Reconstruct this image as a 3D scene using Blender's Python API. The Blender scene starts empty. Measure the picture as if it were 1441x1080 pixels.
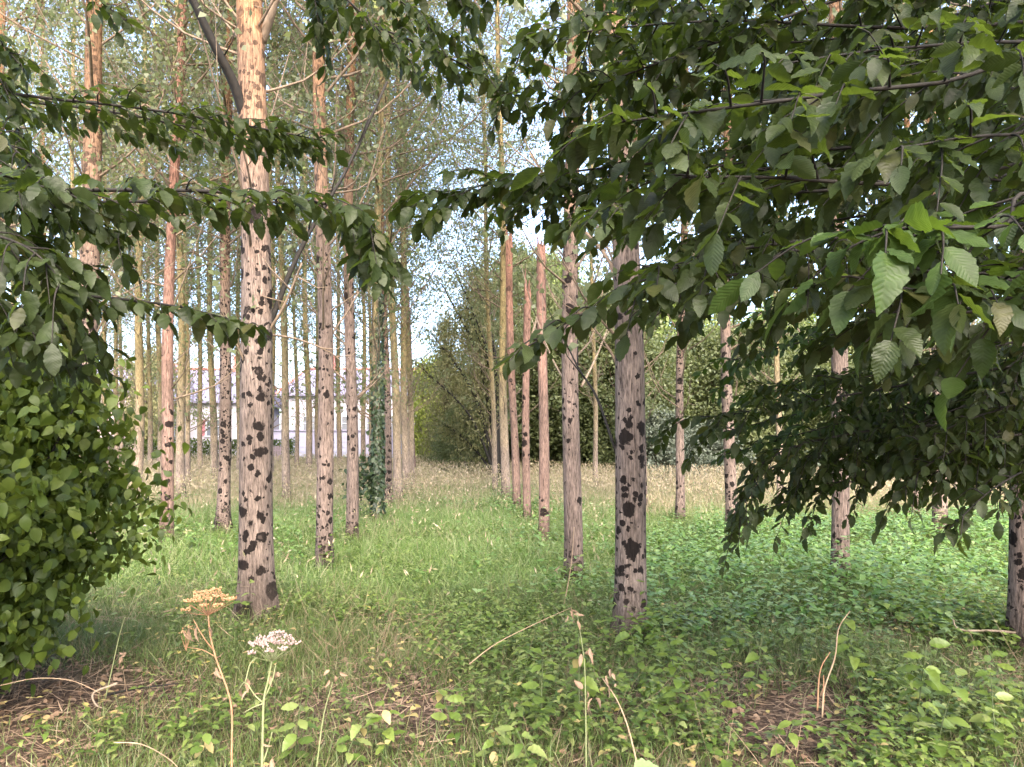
import bpy, math, numpy as np
from mathutils import Vector, Euler
R = math.radians
C = bpy.context.scene
COL = C.collection
# ------------------------------------------------------------------ camera, world, sun, exposure
F = 1048.0; CAMH = 1.6; PITCH = math.atan(88.0/F)
cd = bpy.data.cameras.new('camera'); cam = bpy.data.objects.new('camera', cd); COL.objects.link(cam)
cd.sensor_width = 36.0; cd.lens = 36.0*F/1441.0; cd.clip_start = 0.05; cd.clip_end = 3000
cam.location = (0, 0, CAMH); cam.rotation_euler = (math.pi/2 + PITCH, 0, 0)
C.camera = cam
SUN_EL, SUN_AZ = R(42), math.atan2(0.22, -0.95)      # azimuth measured from +Y towards +X: veiled sun behind the viewer
w = bpy.data.worlds.new('World'); C.world = w; w.use_nodes = True
nt = w.node_tree; bg = nt.nodes['Background']
sky = nt.nodes.new('ShaderNodeTexSky'); sky.sky_type = 'NISHITA'; sky.sun_disc = False
sky.sun_elevation = SUN_EL; sky.sun_rotation = SUN_AZ; sky.air_density = 0.8; sky.dust_density = 4.0; sky.ozone_density = 1.6
veil = nt.nodes.new('ShaderNodeHueSaturation'); veil.inputs['Saturation'].default_value = 0.95   # thin high cloud greys the blue
nt.links.new(sky.outputs[0], veil.inputs['Color']); nt.links.new(veil.outputs[0], bg.inputs[0]); bg.inputs[1].default_value = 0.15
sd = bpy.data.lights.new('sun', 'SUN'); so = bpy.data.objects.new('sun', sd); COL.objects.link(so)
sd.energy = 1.1; sd.angle = R(40); sd.color = (1.0, 0.86, 0.70)
sdir = Vector((math.sin(SUN_AZ)*math.cos(SUN_EL), math.cos(SUN_AZ)*math.cos(SUN_EL), math.sin(SUN_EL)))
so.rotation_euler = (-sdir).to_track_quat('-Z', 'Y').to_euler()
C.view_settings.view_transform = 'Standard'; C.view_settings.look = 'None'
C.view_settings.exposure = 3.05; C.view_settings.gamma = 1.0
C.render.engine = 'CYCLES'
C.cycles.max_bounces = 7; C.cycles.diffuse_bounces = 4; C.cycles.transmission_bounces = 4; C.cycles.transparent_max_bounces = 4

# ------------------------------------------------------------------ helpers
def px(x, y, d):
    """the point at forward depth d that the pixel (x, y) of the 1441 x 1080 photograph looks at"""
    c, s = math.cos(PITCH), math.sin(PITCH)
    a, b = (x-720.5)/F, (540-y)/F
    k = d/(c - b*s)
    return np.array((a*k, d, CAMH + (s + b*c)*k))
def gz(x, y):
    x = np.asarray(x, float); y = np.asarray(y, float)
    t = np.clip((y-30)/28, 0, 1); t = t*t*(3-2*t)
    return 0.72*t + 0.035*np.sin(x*0.9+1.3)*np.sin(y*0.7) + 0.02*np.sin(x*2.3+y*1.7) - 0.012
def nrm(v):
    return v/np.maximum(np.linalg.norm(v, axis=-1, keepdims=True), 1e-9)
def tag(o, label=None, cat=None, group=None, kind=None):
    if label: o['label'] = label
    if cat: o['category'] = cat
    if group: o['group'] = group
    if kind: o['kind'] = kind
    return o
def empty(name, loc, label, cat, group=None):
    o = bpy.data.objects.new(name, None); COL.objects.link(o); o.location = loc; o.empty_display_size = 0.2
    return tag(o, label, cat, group)

class MB:
    """collects polygons (with uv and a material slot) and links them as ONE mesh"""
    def __init__(s): s.v = []; s.f = []; s.n = []; s.uv = []; s.m = []; s.k = 0
    def add(s, V, faces, uv=None, mat=0):
        V = np.asarray(V, float)
        if isinstance(faces, np.ndarray): groups = [faces]
        else:
            by = {}
            for q in faces: by.setdefault(len(q), []).append(q)
            groups = [np.array(q) for q in by.values()]
        if uv is None: uv = np.zeros((len(V), 2))
        s.v.append(V)
        for g in groups:
            s.f.append((g + s.k).ravel()); s.n.append(np.full(len(g), g.shape[1])); s.m.append(np.full(len(g), mat))
            s.uv.append(uv[g.ravel()])
        s.k += len(V)
    def inst(s, T, pos, rot, scale, mat=0):
        """template T = (verts, uv, faces) put at every pos with rotation matrices rot (columns x, y, z) and scale"""
        V, U, faces = T
        n = len(pos)
        if n == 0: return
        if np.ndim(scale) == 1: scale = np.asarray(scale)[:, None]
        W = np.einsum('nij,nkj->nki', rot, V[None]*np.asarray(scale)[:, None, :]) + pos[:, None, :]
        UU = np.tile(U, (n, 1)); off = np.arange(n)*len(V)
        by = {}
        for q in faces: by.setdefault(len(q), []).append(q)
        base = s.k; W = W.reshape(-1, 3); s.v.append(W)
        for q in by.values():
            g = (np.array(q)[None] + off[:, None, None]).reshape(-1, len(q[0]))
            s.f.append((g+base).ravel()); s.n.append(np.full(len(g), g.shape[1])); s.m.append(np.full(len(g), mat)); s.uv.append(UU[g.ravel()])
        s.k += len(W)
    def tube(s, P, r, sides=5, mat=0, cap=True):
        P = np.asarray(P, float); n = len(P); r = np.broadcast_to(np.asarray(r, float), (n,))
        t = nrm(np.gradient(P, axis=0))
        ref = np.array((0.13, 0.21, 1.0)) if abs(t[:, 2]).mean() < 0.85 else np.array((1.0, 0.1, 0.0))
        a = nrm(np.cross(t, ref)); b = np.cross(t, a)
        th = np.arange(sides)*2*math.pi/sides
        V = P[:, None] + r[:, None, None]*(np.cos(th)[None, :, None]*a[:, None] + np.sin(th)[None, :, None]*b[:, None])
        i = np.arange(n-1)[:, None]*sides; j = np.arange(sides)[None]; j2 = (j+1) % sides
        Q = np.stack((i+j, i+j2, i+sides+j2, i+sides+j), -1).reshape(-1, 4)
        V = V.reshape(-1, 3)
        fs = [tuple(q) for q in Q]
        if cap: fs += [tuple(range(sides))[::-1], tuple((n-1)*sides + np.arange(sides))]
        s.add(V, fs, mat=mat)
    def box(s, c, d, mat=0, rot=None):
        c = np.asarray(c, float); d = np.asarray(d, float)/2
        V = np.array([(x, y, z) for x in (-1, 1) for y in (-1, 1) for z in (-1, 1)])*d
        if rot: V = V @ np.array(Euler(rot).to_matrix()).T
        s.add(V+c, np.array([(0, 1, 3, 2), (4, 6, 7, 5), (0, 4, 5, 1), (2, 3, 7, 6), (0, 2, 6, 4), (1, 5, 7, 3)]), mat=mat)
    def mesh(s, name, mats, smooth=True):
        me = bpy.data.meshes.new(name)
        V = np.concatenate(s.v); L = np.concatenate(s.f); N = np.concatenate(s.n); M = np.concatenate(s.m); U = np.concatenate(s.uv)
        me.vertices.add(len(V)); me.vertices.foreach_set('co', V.astype(np.float32).ravel())
        me.loops.add(len(L)); me.loops.foreach_set('vertex_index', L.astype(np.int32))
        me.polygons.add(len(N)); st = np.concatenate(([0], np.cumsum(N)[:-1]))
        me.polygons.foreach_set('loop_start', st.astype(np.int32)); me.polygons.foreach_set('loop_total', N.astype(np.int32))
        me.polygons.foreach_set('material_index', M.astype(np.int32))
        me.polygons.foreach_set('use_smooth', np.full(len(N), smooth))
        uvl = me.uv_layers.new(name='UVMap'); uvl.data.foreach_set('uv', U.astype(np.float32).ravel())
        me.update(calc_edges=True)
        for m in mats: me.materials.append(m)
        return me
    def build(s, name, mats, parent=None, smooth=True, loc=None):
        if not isinstance(mats, (list, tuple)): mats = [mats]
        o = bpy.data.objects.new(name, s.mesh(name, mats, smooth)); COL.objects.link(o)
        if parent: o.parent = parent
        if loc is not None: o.location = loc
        return o

def frames(d, up):
    y = nrm(d); x = nrm(np.cross(y, up)); z = np.cross(x, y)
    return np.stack((x, y, z), -1)
def catmull(P, n):
    P = np.asarray(P, float)
    if len(P) == 2: return P[0] + np.linspace(0, 1, n)[:, None]*(P[1]-P[0])
    Q = np.vstack((2*P[0]-P[1], P, 2*P[-1]-P[-2]))
    out = []
    for t in np.linspace(0, len(P)-1-1e-6, n):
        i = int(t); u = t-i; a, b, c, d = Q[i:i+4]
        out.append(0.5*(2*b + (c-a)*u + (2*a-5*b+4*c-d)*u*u + (3*b-a-3*c+d)*u**3))
    return np.array(out)

# ---- leaf templates: x across, y along, z up
def leaf_template(prof, fold=0.25, curl=-0.25, teeth=0.0, wave=0.0):
    V = []; U = []; fs = []
    n = len(prof)
    for i, (y, wd) in enumerate(prof):
        t = teeth*(1 if i % 2 else -1) if 0 < i < n-1 else 0
        z0 = curl*y*y
        ww = max(wd + t*wd, 0.0)
        zz = z0 + fold*ww + wave*math.sin(i*2.1)*ww
        zr = z0 + fold*ww + wave*math.sin(i*1.7+1)*ww
        V += [(-ww, y, zz), (0, y, z0), (ww, y, zr)]; U += [(0.5-ww, y), (0.5, y), (0.5+ww, y)]
    for i in range(n-1):
        a = 3*i
        fs += [(a, a+1, a+4, a+3), (a+1, a+2, a+5, a+4)]
    return np.array(V), np.array(U), fs
def prof_ovate(n, wmax, peak=0.4):
    ys = np.linspace(0, 1, n)
    k = math.log(0.5)/math.log(peak)
    return [(y, wmax*max(math.sin(math.pi*y**k), 0)**0.8 + (0.006 if i in (0, n-1) else 0)) for i, y in enumerate(ys)]
ELM = [leaf_template(prof_ovate(14, 0.27, .46), .20, -.22, .06, .05), leaf_template(prof_ovate(14, 0.29, .44), .32, -.36, .06, .10),
       leaf_template(prof_ovate(14, 0.26, .48), .10, -.08, .06, .12), leaf_template(prof_ovate(14, 0.28, .45), .40, .10, .06, .08),
       leaf_template(prof_ovate(14, 0.30, .43), .45, -.48, .07, .16), leaf_template(prof_ovate(14, 0.25, .50), -.15, -.30, .05, .14)]
BUSH = [leaf_template(prof_ovate(6, 0.36, .38), .2, -.3), leaf_template(prof_ovate(6, 0.38, .36), .35, -.12, 0, .1), leaf_template(prof_ovate(6, 0.33, .42), .1, -.4)]
NETTLE = [leaf_template(prof_ovate(9, 0.30, .30), .2, -.45, .14), leaf_template(prof_ovate(9, 0.32, .30), .3, -.25, .14)]
HERB = [leaf_template(prof_ovate(4, 0.33, .36), .25, -.45), leaf_template(prof_ovate(4, 0.28, .4), .1, -.2)]
FARL = [(np.array([(0, 0, 0), (.36, .42, .1), (0, 1, -.1), (-.36, .42, .1)], float), np.array([(.5, 0), (.86, .42), (.5, 1), (.14, .42)]), [(0, 1, 2, 3)])]
def blade_template(bend, w0=1.0):
    ys = (0, .38, .72, 1.0); ws = (1.0, .85, .55, .0)
    V = []; fs = []
    for y, q in zip(ys, ws):
        yy = y - 0.25*bend*y**3; zz = bend*y*y
        V += [(-q*w0, yy, zz), (q*w0, yy, zz)]
    V = V[:-1]
    fs = [(0, 1, 3, 2), (2, 3, 5, 4), (4, 5, 6)]
    return np.array(V), np.array([(0.5+v[0]*.5, v[1]) for v in V]), fs
BLADE = [blade_template(.15), blade_template(.45), blade_template(.8)]

# ------------------------------------------------------------------ materials
def newmat(name):
    m = bpy.data.materials.new(name); m.use_nodes = True
    n = m.node_tree.nodes; n.clear()
    o = n.new('ShaderNodeOutputMaterial')
    return m, n, m.node_tree.links, o
def ramp(n, stops, interp='LINEAR'):
    r = n.new('ShaderNodeValToRGB'); e = r.color_ramp.elements; r.color_ramp.interpolation = interp
    while len(e) > 1: e.remove(e[-1])
    e[0].position = stops[0][0]; e[0].color = (*stops[0][1], 1)
    for p, c in stops[1:]:
        q = e.new(p); q.color = (*c, 1)
    return r
def leaf_mat(name, cols, trans, tmix=0.35, rough=0.45, veins=0.0, spec=0.5):
    """per-leaf colour by the island's random number; light through the leaf by a translucent lobe"""
    m, n, l, o = newmat(name)
    g = n.new('ShaderNodeNewGeometry')
    k = len(cols); r = ramp(n, [(i/max(k-1, 1), c) for i, c in enumerate(cols)])
    l.new(g.outputs['Random Per Island'], r.inputs[0])
    col = r.outputs[0]
    p = n.new('ShaderNodeBsdfPrincipled'); p.inputs['Roughness'].default_value = rough; p.inputs['Specular IOR Level'].default_value = spec
    if veins:
        tc = n.new('ShaderNodeUVMap')
        sx = n.new('ShaderNodeSeparateXYZ'); l.new(tc.outputs[0], sx.inputs[0])
        ab = n.new('ShaderNodeMath'); ab.operation = 'SUBTRACT'; ab.inputs[1].default_value = 0.5; l.new(sx.outputs[0], ab.inputs[0])
        ab2 = n.new('ShaderNodeMath'); ab2.operation = 'ABSOLUTE'; l.new(ab.outputs[0], ab2.inputs[0])
        ma = n.new('ShaderNodeMath'); ma.operation = 'MULTIPLY_ADD'; ma.inputs[1].default_value = -0.9
        l.new(ab2.outputs[0], ma.inputs[0]); l.new(sx.outputs[1], ma.inputs[2])
        mu = n.new('ShaderNodeMath'); mu.operation = 'MULTIPLY'; mu.inputs[1].default_value = 72.0; l.new(ma.outputs[0], mu.inputs[0])
        sn = n.new('ShaderNodeMath'); sn.operation = 'SINE'; l.new(mu.outputs[0], sn.inputs[0])
        pw = n.new('ShaderNodeMapRange'); pw.inputs[1].default_value = 0.55; pw.inputs[2].default_value = 1.0; l.new(sn.outputs[0], pw.inputs[0])
        mid = n.new('ShaderNodeMapRange'); mid.inputs[1].default_value = 0.028; mid.inputs[2].default_value = 0.006; l.new(ab2.outputs[0], mid.inputs[0])
        mx = n.new('ShaderNodeMath'); mx.operation = 'MAXIMUM'; l.new(pw.outputs[0], mx.inputs[0]); l.new(mid.outputs[0], mx.inputs[1])
        f = n.new('ShaderNodeMath'); f.operation = 'MULTIPLY'; f.inputs[1].default_value = veins; l.new(mx.outputs[0], f.inputs[0])
        mc = n.new('ShaderNodeMix'); mc.data_type = 'RGBA'; mc.inputs[7].default_value = (0.11, 0.14, 0.05, 1)
        l.new(f.outputs[0], mc.inputs[0]); l.new(col, mc.inputs[6]); col = mc.outputs[2]
        bu = n.new('ShaderNodeBump'); bu.inputs['Strength'].default_value = 0.22; bu.inputs['Distance'].default_value = 0.0012; bu.invert = True
        l.new(sn.outputs[0], bu.inputs['Height']); l.new(bu.outputs[0], p.inputs['Normal'])
        # blotches of wear
        no = n.new('ShaderNodeTexNoise'); no.inputs['Scale'].default_value = 30; no.inputs['Detail'].default_value = 3
        tg = n.new('ShaderNodeTexCoord'); l.new(tg.outputs['Object'], no.inputs['Vector'])
        hv = n.new('ShaderNodeHueSaturation'); mr = n.new('ShaderNodeMapRange'); mr.inputs[1].default_value = .3; mr.inputs[2].default_value = .7; mr.inputs[3].default_value = .75; mr.inputs[4].default_value = 1.3
        l.new(no.outputs[0], mr.inputs[0]); l.new(mr.outputs[0], hv.inputs['Value']); l.new(col, hv.inputs['Color']); col = hv.outputs[0]
    l.new(col, p.inputs['Base Color'])
    t = n.new('ShaderNodeBsdfTranslucent')
    r2 = ramp(n, [(0, tuple(c*0.75 for c in trans)), (1, tuple(c*1.25 for c in trans))]); l.new(g.outputs['Random Per Island'], r2.inputs[0]); l.new(r2.outputs[0], t.inputs[0])
    mix = n.new('ShaderNodeMixShader'); mix.inputs[0].default_value = tmix
    l.new(p.outputs[0], mix.inputs[1]); l.new(t.outputs[0], mix.inputs[2]); l.new(mix.outputs[0], o.inputs[0])
    return m
def simple_mat(name, cols, rough=0.8, scale=8.0, stretch=(1, 1, 1), bump=0.2, spec=0.3, dist=0.01):
    m, n, l, o = newmat(name)
    p = n.new('ShaderNodeBsdfPrincipled'); p.inputs['Roughness'].default_value = rough; p.inputs['Specular IOR Level'].default_value = spec
    tc = n.new('ShaderNodeTexCoord'); mp = n.new('ShaderNodeMapping'); mp.inputs['Scale'].default_value = stretch
    no = n.new('ShaderNodeTexNoise'); no.inputs['Scale'].default_value = scale; no.inputs['Detail'].default_value = 6
    l.new(tc.outputs['Object'], mp.inputs[0]); l.new(mp.outputs[0], no.inputs['Vector'])
    k = len(cols); r = ramp(n, [(0.3 + 0.4*i/max(k-1, 1), c) for i, c in enumerate(cols)])
    l.new(no.outputs[0], r.inputs[0]); l.new(r.outputs[0], p.inputs['Base Color'])
    b = n.new('ShaderNodeBump'); b.inputs['Strength'].default_value = bump; b.inputs['Distance'].default_value = dist
    l.new(no.outputs[0], b.inputs['Height']); l.new(b.outputs[0], p.inputs['Normal']); l.new(p.outputs[0], o.inputs[0])
    return m
def bark_mat(name, low, high, spots, z0=2.5, z1=7.0, spot_scale=7.0, lent=0.0, spot_col=(0.007, 0.005, 0.0045), spot_low=0.0):
    """poplar bark: vertical fissures, warm evening glow painted in as tan-orange higher up, round black lichen patches"""
    m, n, l, o = newmat(name)
    p = n.new('ShaderNodeBsdfPrincipled'); p.inputs['Roughness'].default_value = 0.9; p.inputs['Specular IOR Level'].default_value = 0.15
    tc = n.new('ShaderNodeTexCoord'); oi = n.new('ShaderNodeObjectInfo')
    off = n.new('ShaderNodeVectorMath'); off.operation = 'MULTIPLY_ADD'
    cb = n.new('ShaderNodeCombineXYZ')
    for i in range(3): l.new(oi.outputs['Random'], cb.inputs[i])
    l.new(cb.outputs[0], off.inputs[0]); off.inputs[1].default_value = (37, 53, 71); l.new(tc.outputs['Object'], off.inputs[2])
    def noise(scale, stretch, detail=5, rough=0.6):
        mp = n.new('ShaderNodeMapping'); mp.inputs['Scale'].default_value = stretch
        no = n.new('ShaderNodeTexNoise'); no.inputs['Scale'].default_value = scale; no.inputs['Detail'].default_value = detail; no.inputs['Roughness'].default_value = rough
        l.new(off.outputs[0], mp.inputs[0]); l.new(mp.outputs[0], no.inputs['Vector']); return no
    fis = noise(64, (1, 1, .14), 6, .7); big = noise(2.2, (1, 1, .5), 3); fine = noise(60, (1, 1, .8), 4)
    sep = n.new('ShaderNodeSeparateXYZ'); l.new(tc.outputs['Object'], sep.inputs[0])
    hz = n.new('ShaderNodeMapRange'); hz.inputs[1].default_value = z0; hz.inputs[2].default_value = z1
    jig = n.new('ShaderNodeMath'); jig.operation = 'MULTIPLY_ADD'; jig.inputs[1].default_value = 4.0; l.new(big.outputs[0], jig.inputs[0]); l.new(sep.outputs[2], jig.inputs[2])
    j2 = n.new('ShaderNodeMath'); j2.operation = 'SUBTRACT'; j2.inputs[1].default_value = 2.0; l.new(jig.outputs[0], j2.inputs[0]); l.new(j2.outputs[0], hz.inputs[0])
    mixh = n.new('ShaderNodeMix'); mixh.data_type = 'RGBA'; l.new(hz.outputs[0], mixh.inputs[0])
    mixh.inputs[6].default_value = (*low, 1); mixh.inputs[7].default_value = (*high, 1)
    # fissures darken, plates lighten
    fr = ramp(n, [(0.34, (.16, .15, .15)), (0.46, (.72, .71, .70)), (0.58, (1.1, 1.08, 1.06)), (.70, (1.75, 1.7, 1.66))]); l.new(fis.outputs[0], fr.inputs[0])
    m1 = n.new('ShaderNodeMix'); m1.data_type = 'RGBA'; m1.blend_type = 'MULTIPLY'; m1.inputs[0].default_value = 1.0; l.new(mixh.outputs[2], m1.inputs[6]); l.new(fr.outputs[0], m1.inputs[7])
    br = ramp(n, [(0.3, (.72, .72, .72)), (0.7, (1.2, 1.2, 1.2))]); l.new(big.outputs[0], br.inputs[0])
    m2 = n.new('ShaderNodeMix'); m2.data_type = 'RGBA'; m2.blend_type = 'MULTIPLY'; m2.inputs[0].default_value = 1.0; l.new(m1.outputs[2], m2.inputs[6]); l.new(br.outputs[0], m2.inputs[7])
    col = m2.outputs[2]
    if lent:   # rows of horizontal lenticels
        le = noise(9, (1.2, 1.2, 6), 3, .5); lr = n.new('ShaderNodeMapRange'); lr.inputs[1].default_value = .62; lr.inputs[2].default_value = .70; lr.inputs[4].default_value = lent; l.new(le.outputs[0], lr.inputs[0])
        m3 = n.new('ShaderNodeMix'); m3.data_type = 'RGBA'; m3.inputs[7].default_value = (.06, .045, .035, 1); l.new(lr.outputs[0], m3.inputs[0]); l.new(col, m3.inputs[6]); col = m3.outputs[2]
    height = fis.outputs[0]
    if spots:
        dis = n.new('ShaderNodeMix'); dis.data_type = 'RGBA'; dis.blend_type = 'LINEAR_LIGHT'; dis.inputs[0].default_value = 0.052
        ns = noise(13, (1, 1, .8), 6, .7); l.new(off.outputs[0], dis.inputs[6]); l.new(ns.outputs['Color'], dis.inputs[7])
        masks = []
        for sc, th, keep in ((spot_scale, .40, spots), (spot_scale*2.3, .40, spots*0.8)):
            vo = n.new('ShaderNodeTexVoronoi'); vo.inputs['Scale'].default_value = sc; l.new(dis.outputs[2], vo.inputs['Vector'])
            sc3 = n.new('ShaderNodeSeparateXYZ'); l.new(vo.outputs['Color'], sc3.inputs[0])
            # a cell carries a patch where its number is under a slowly drifting limit
            dr = noise(1.1, (1, 1, .6), 2); lim = n.new('ShaderNodeMapRange'); lim.inputs[1].default_value = .35; lim.inputs[2].default_value = .65; lim.inputs[3].default_value = keep*.06; lim.inputs[4].default_value = min(keep*1.7, 1.0); l.new(dr.outputs[0], lim.inputs[0])
            lt = n.new('ShaderNodeMath'); lt.operation = 'LESS_THAN'; l.new(sc3.outputs[0], lt.inputs[0]); l.new(lim.outputs[0], lt.inputs[1])
            sz = n.new('ShaderNodeMapRange'); sz.inputs[3].default_value = th*.30; sz.inputs[4].default_value = th*1.45; l.new(sc3.outputs[1], sz.inputs[0])
            df = n.new('ShaderNodeMath'); df.operation = 'SUBTRACT'; l.new(sz.outputs[0], df.inputs[0]); l.new(vo.outputs['Distance'], df.inputs[1])
            e = n.new('ShaderNodeMapRange'); e.inputs[1].default_value = -0.01; e.inputs[2].default_value = 0.04; l.new(df.outputs[0], e.inputs[0])
            mu = n.new('ShaderNodeMath'); mu.operation = 'MULTIPLY'; l.new(e.outputs[0], mu.inputs[0]); l.new(lt.outputs[0], mu.inputs[1]); masks.append((mu, vo))
        mx = n.new('ShaderNodeMath'); mx.operation = 'MAXIMUM'; l.new(masks[0][0].outputs[0], mx.inputs[0]); l.new(masks[1][0].outputs[0], mx.inputs[1])
        # greyer hearts of the largest patches
        ht = n.new('ShaderNodeMapRange'); ht.inputs[1].default_value = .15; ht.inputs[2].default_value = .09; ht.inputs[4].default_value = .8; l.new(masks[0][1].outputs['Distance'], ht.inputs[0])
        sm = n.new('ShaderNodeMix'); sm.data_type = 'RGBA'; sm.inputs[6].default_value = (*spot_col, 1); sm.inputs[7].default_value = (.06, .046, .04, 1); l.new(ht.outputs[0], sm.inputs[0])
        hi = n.new('ShaderNodeMapRange'); hi.inputs[1].default_value = z0+.5; hi.inputs[2].default_value = z1+2.5; hi.inputs[3].default_value = .96; hi.inputs[4].default_value = .15   # fewer patches towards the top
        l.new(j2.outputs[0], hi.inputs[0]); f0 = n.new('ShaderNodeMath'); f0.operation = 'MULTIPLY'; l.new(hi.outputs[0], f0.inputs[1]); l.new(mx.outputs[0], f0.inputs[0])
        m4 = n.new('ShaderNodeMix'); m4.data_type = 'RGBA'; l.new(f0.outputs[0], m4.inputs[0]); l.new(col, m4.inputs[6]); l.new(sm.outputs[2], m4.inputs[7]); col = m4.outputs[2]
    # dark earthy foot
    ft = n.new('ShaderNodeMath'); ft.operation = 'MULTIPLY_ADD'; ft.inputs[1].default_value = 0.9; l.new(fine.outputs[0], ft.inputs[0]); l.new(sep.outputs[2], ft.inputs[2])
    fm = n.new('ShaderNodeMapRange'); fm.inputs[1].default_value = 0.95; fm.inputs[2].default_value = 0.45; fm.inputs[4].default_value = .75; l.new(ft.outputs[0], fm.inputs[0])
    m5 = n.new('ShaderNodeMix'); m5.data_type = 'RGBA'; m5.inputs[7].default_value = (.05, .036, .028, 1); l.new(fm.outputs[0], m5.inputs[0]); l.new(col, m5.inputs[6])
    l.new(m5.outputs[2], p.inputs['Base Color'])
    b = n.new('ShaderNodeBump'); b.inputs['Strength'].default_value = 0.8; b.inputs['Distance'].default_value = 0.02
    l.new(height, b.inputs['Height']); l.new(b.outputs[0], p.inputs['Normal']); l.new(p.outputs[0], o.inputs[0])
    return m

PINK = (.175, .133, .112); GLOW_TAN = (.235, .132, .072)  # the tan is evening sun on the upper trunks, painted into the bark
M = {}
M['bark_near'] = bark_mat('spotted poplar bark', (.175, .138, .117), GLOW_TAN, .9, 3.2, 6.5, 5.8)
M['bark_mid'] = bark_mat('freckled poplar bark', PINK, GLOW_TAN, .55, 3.0, 8.0, 8.5)
M['bark_dense'] = bark_mat('blackened poplar bark', PINK, GLOW_TAN, 1.0, 3.0, 9.0, 9.0)
M['bark_pale'] = bark_mat('pale poplar bark', (.28, .22, .18), (.27, .215, .11), 0, .8, 4.5, lent=.8)
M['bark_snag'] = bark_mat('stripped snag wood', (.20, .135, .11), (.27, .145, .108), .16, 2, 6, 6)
M['wood_dark'] = simple_mat('dark twig bark', [(.007, .006, .005), (.020, .016, .012)], .8, 40, (1, 1, .4))
M['wood_mid'] = simple_mat('grey limb bark', [(.10, .075, .055), (.22, .16, .11)], .9, 20, (1, 1, .4))
M['wood_pale'] = simple_mat('pale twig bark', [(.17, .13, .095), (.28, .22, .16)], .9, 20)
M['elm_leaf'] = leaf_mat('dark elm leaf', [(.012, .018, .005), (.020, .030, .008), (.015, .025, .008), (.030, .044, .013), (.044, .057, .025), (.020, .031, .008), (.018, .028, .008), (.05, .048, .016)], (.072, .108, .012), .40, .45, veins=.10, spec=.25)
M['elm_leaf_bright'] = leaf_mat('lit elm leaf', [(.018, .036, .008), (.028, .052, .011), (.040, .070, .017)], (.070, .115, .012), .40, .48, veins=.14, spec=.22)  # lit copy of the elm leaf: light painted in as brighter green
M['bush_leaf'] = leaf_mat('bush leaf', [(.026, .046, .008), (.052, .080, .012), (.10, .135, .02), (.032, .055, .009)], (.16, .21, .02), .3, .5, spec=.3)
M['poplar_leaf'] = leaf_mat('poplar leaf', [(.080, .10, .040), (.125, .145, .066), (.18, .19, .12), (.10, .125, .050)], (.25, .28, .10), .5, .5)
M['far_leaf'] = leaf_mat('far tree leaf', [(.065, .084, .030), (.105, .126, .046), (.15, .17, .07)], (.18, .21, .06), .35, .6)
M['far_leaf_bright'] = leaf_mat('bright far leaf', [(.12, .165, .045), (.18, .235, .065), (.24, .285, .09)], (.25, .33, .05), .35, .6)
M['far_leaf_grey'] = leaf_mat('grey far leaf', [(.11, .13, .09), (.15, .17, .12), (.08, .10, .065)], (.10, .13, .06), .25, .6)
M['far_leaf_olive'] = leaf_mat('olive far leaf', [(.11, .108, .042), (.155, .15, .062), (.20, .19, .085)], (.22, .22, .07), .4, .6)
M['ivy_leaf'] = leaf_mat('ivy leaf', [(.020, .036, .014), (.034, .055, .020), (.05, .075, .03)], (.05, .08, .02), .2, .4)
M['yellow_leaf'] = leaf_mat('yellow leaf', [(.26, .24, .10), (.32, .29, .14), (.24, .25, .10)], (.32, .30, .10), .35, .6)
M['lime_leaf'] = leaf_mat('lime leaf', [(.17, .21, .03), (.24, .27, .05)], (.3, .36, .05), .35, .6)
M['nettle'] = leaf_mat('nettle leaf', [(.060, .132, .028), (.10, .19, .042), (.14, .235, .060), (.20, .275, .12)], (.16, .26, .04), .3, .42)
M['herb'] = leaf_mat('herb leaf', [(.050, .090, .016), (.092, .145, .026), (.14, .195, .040), (.21, .24, .085)], (.16, .22, .03), .3, .45)
M['seedling_leaf'] = leaf_mat('seedling leaf', [(.075, .125, .018), (.11, .165, .026), (.155, .205, .04)], (.24, .34, .04), .35, .45, veins=.25)
M['sick_leaf'] = leaf_mat('yellowing leaf', [(.30, .26, .07), (.34, .28, .12), (.27, .18, .09)], (.5, .42, .1), .3, .6)
M['dead_leaf'] = leaf_mat('dead leaf', [(.12, .072, .04), (.19, .115, .07), (.26, .175, .115), (.07, .045, .028)], (.3, .18, .08), .15, .8)
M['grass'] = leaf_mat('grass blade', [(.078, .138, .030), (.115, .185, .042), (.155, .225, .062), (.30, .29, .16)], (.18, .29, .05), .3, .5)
M['grass_dark'] = leaf_mat('dark grass blade', [(.045, .080, .018), (.074, .118, .026), (.118, .16, .04), (.22, .18, .10)], (.14, .19, .05), .3, .5)  # darker green than the meadow grass
M['grass_dry'] = leaf_mat('dry grass', [(.33, .245, .155), (.42, .33, .22), (.24, .225, .10), (.48, .39, .29)], (.28, .22, .11), .25, .7)
M['straw'] = leaf_mat('straw', [(.21, .14, .09), (.31, .22, .145), (.12, .08, .052)], (.3, .2, .1), .1, .8)
M['umbel_orange'] = leaf_mat('dried orange seed', [(.44, .25, .115), (.56, .34, .18), (.33, .17, .075)], (.35, .2, .08), .2, .7)
M['umbel_white'] = leaf_mat('pale pink seed', [(.33, .235, .205), (.42, .32, .285), (.22, .15, .13)], (.35, .25, .2), .15, .7)
M['stem_orange'] = simple_mat('dried orange stalk', [(.22, .115, .06), (.31, .18, .10)], .7, 30)
M['stem_green'] = simple_mat('pale green stalk', [(.14, .165, .065), (.20, .21, .11)], .6, 30)
M['stem_straw'] = simple_mat('straw stalk', [(.24, .165, .10), (.34, .25, .165)], .7, 30)
M['stem_dark'] = simple_mat('green weed stem', [(.05, .07, .025), (.10, .12, .05)], .7, 30)
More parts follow.
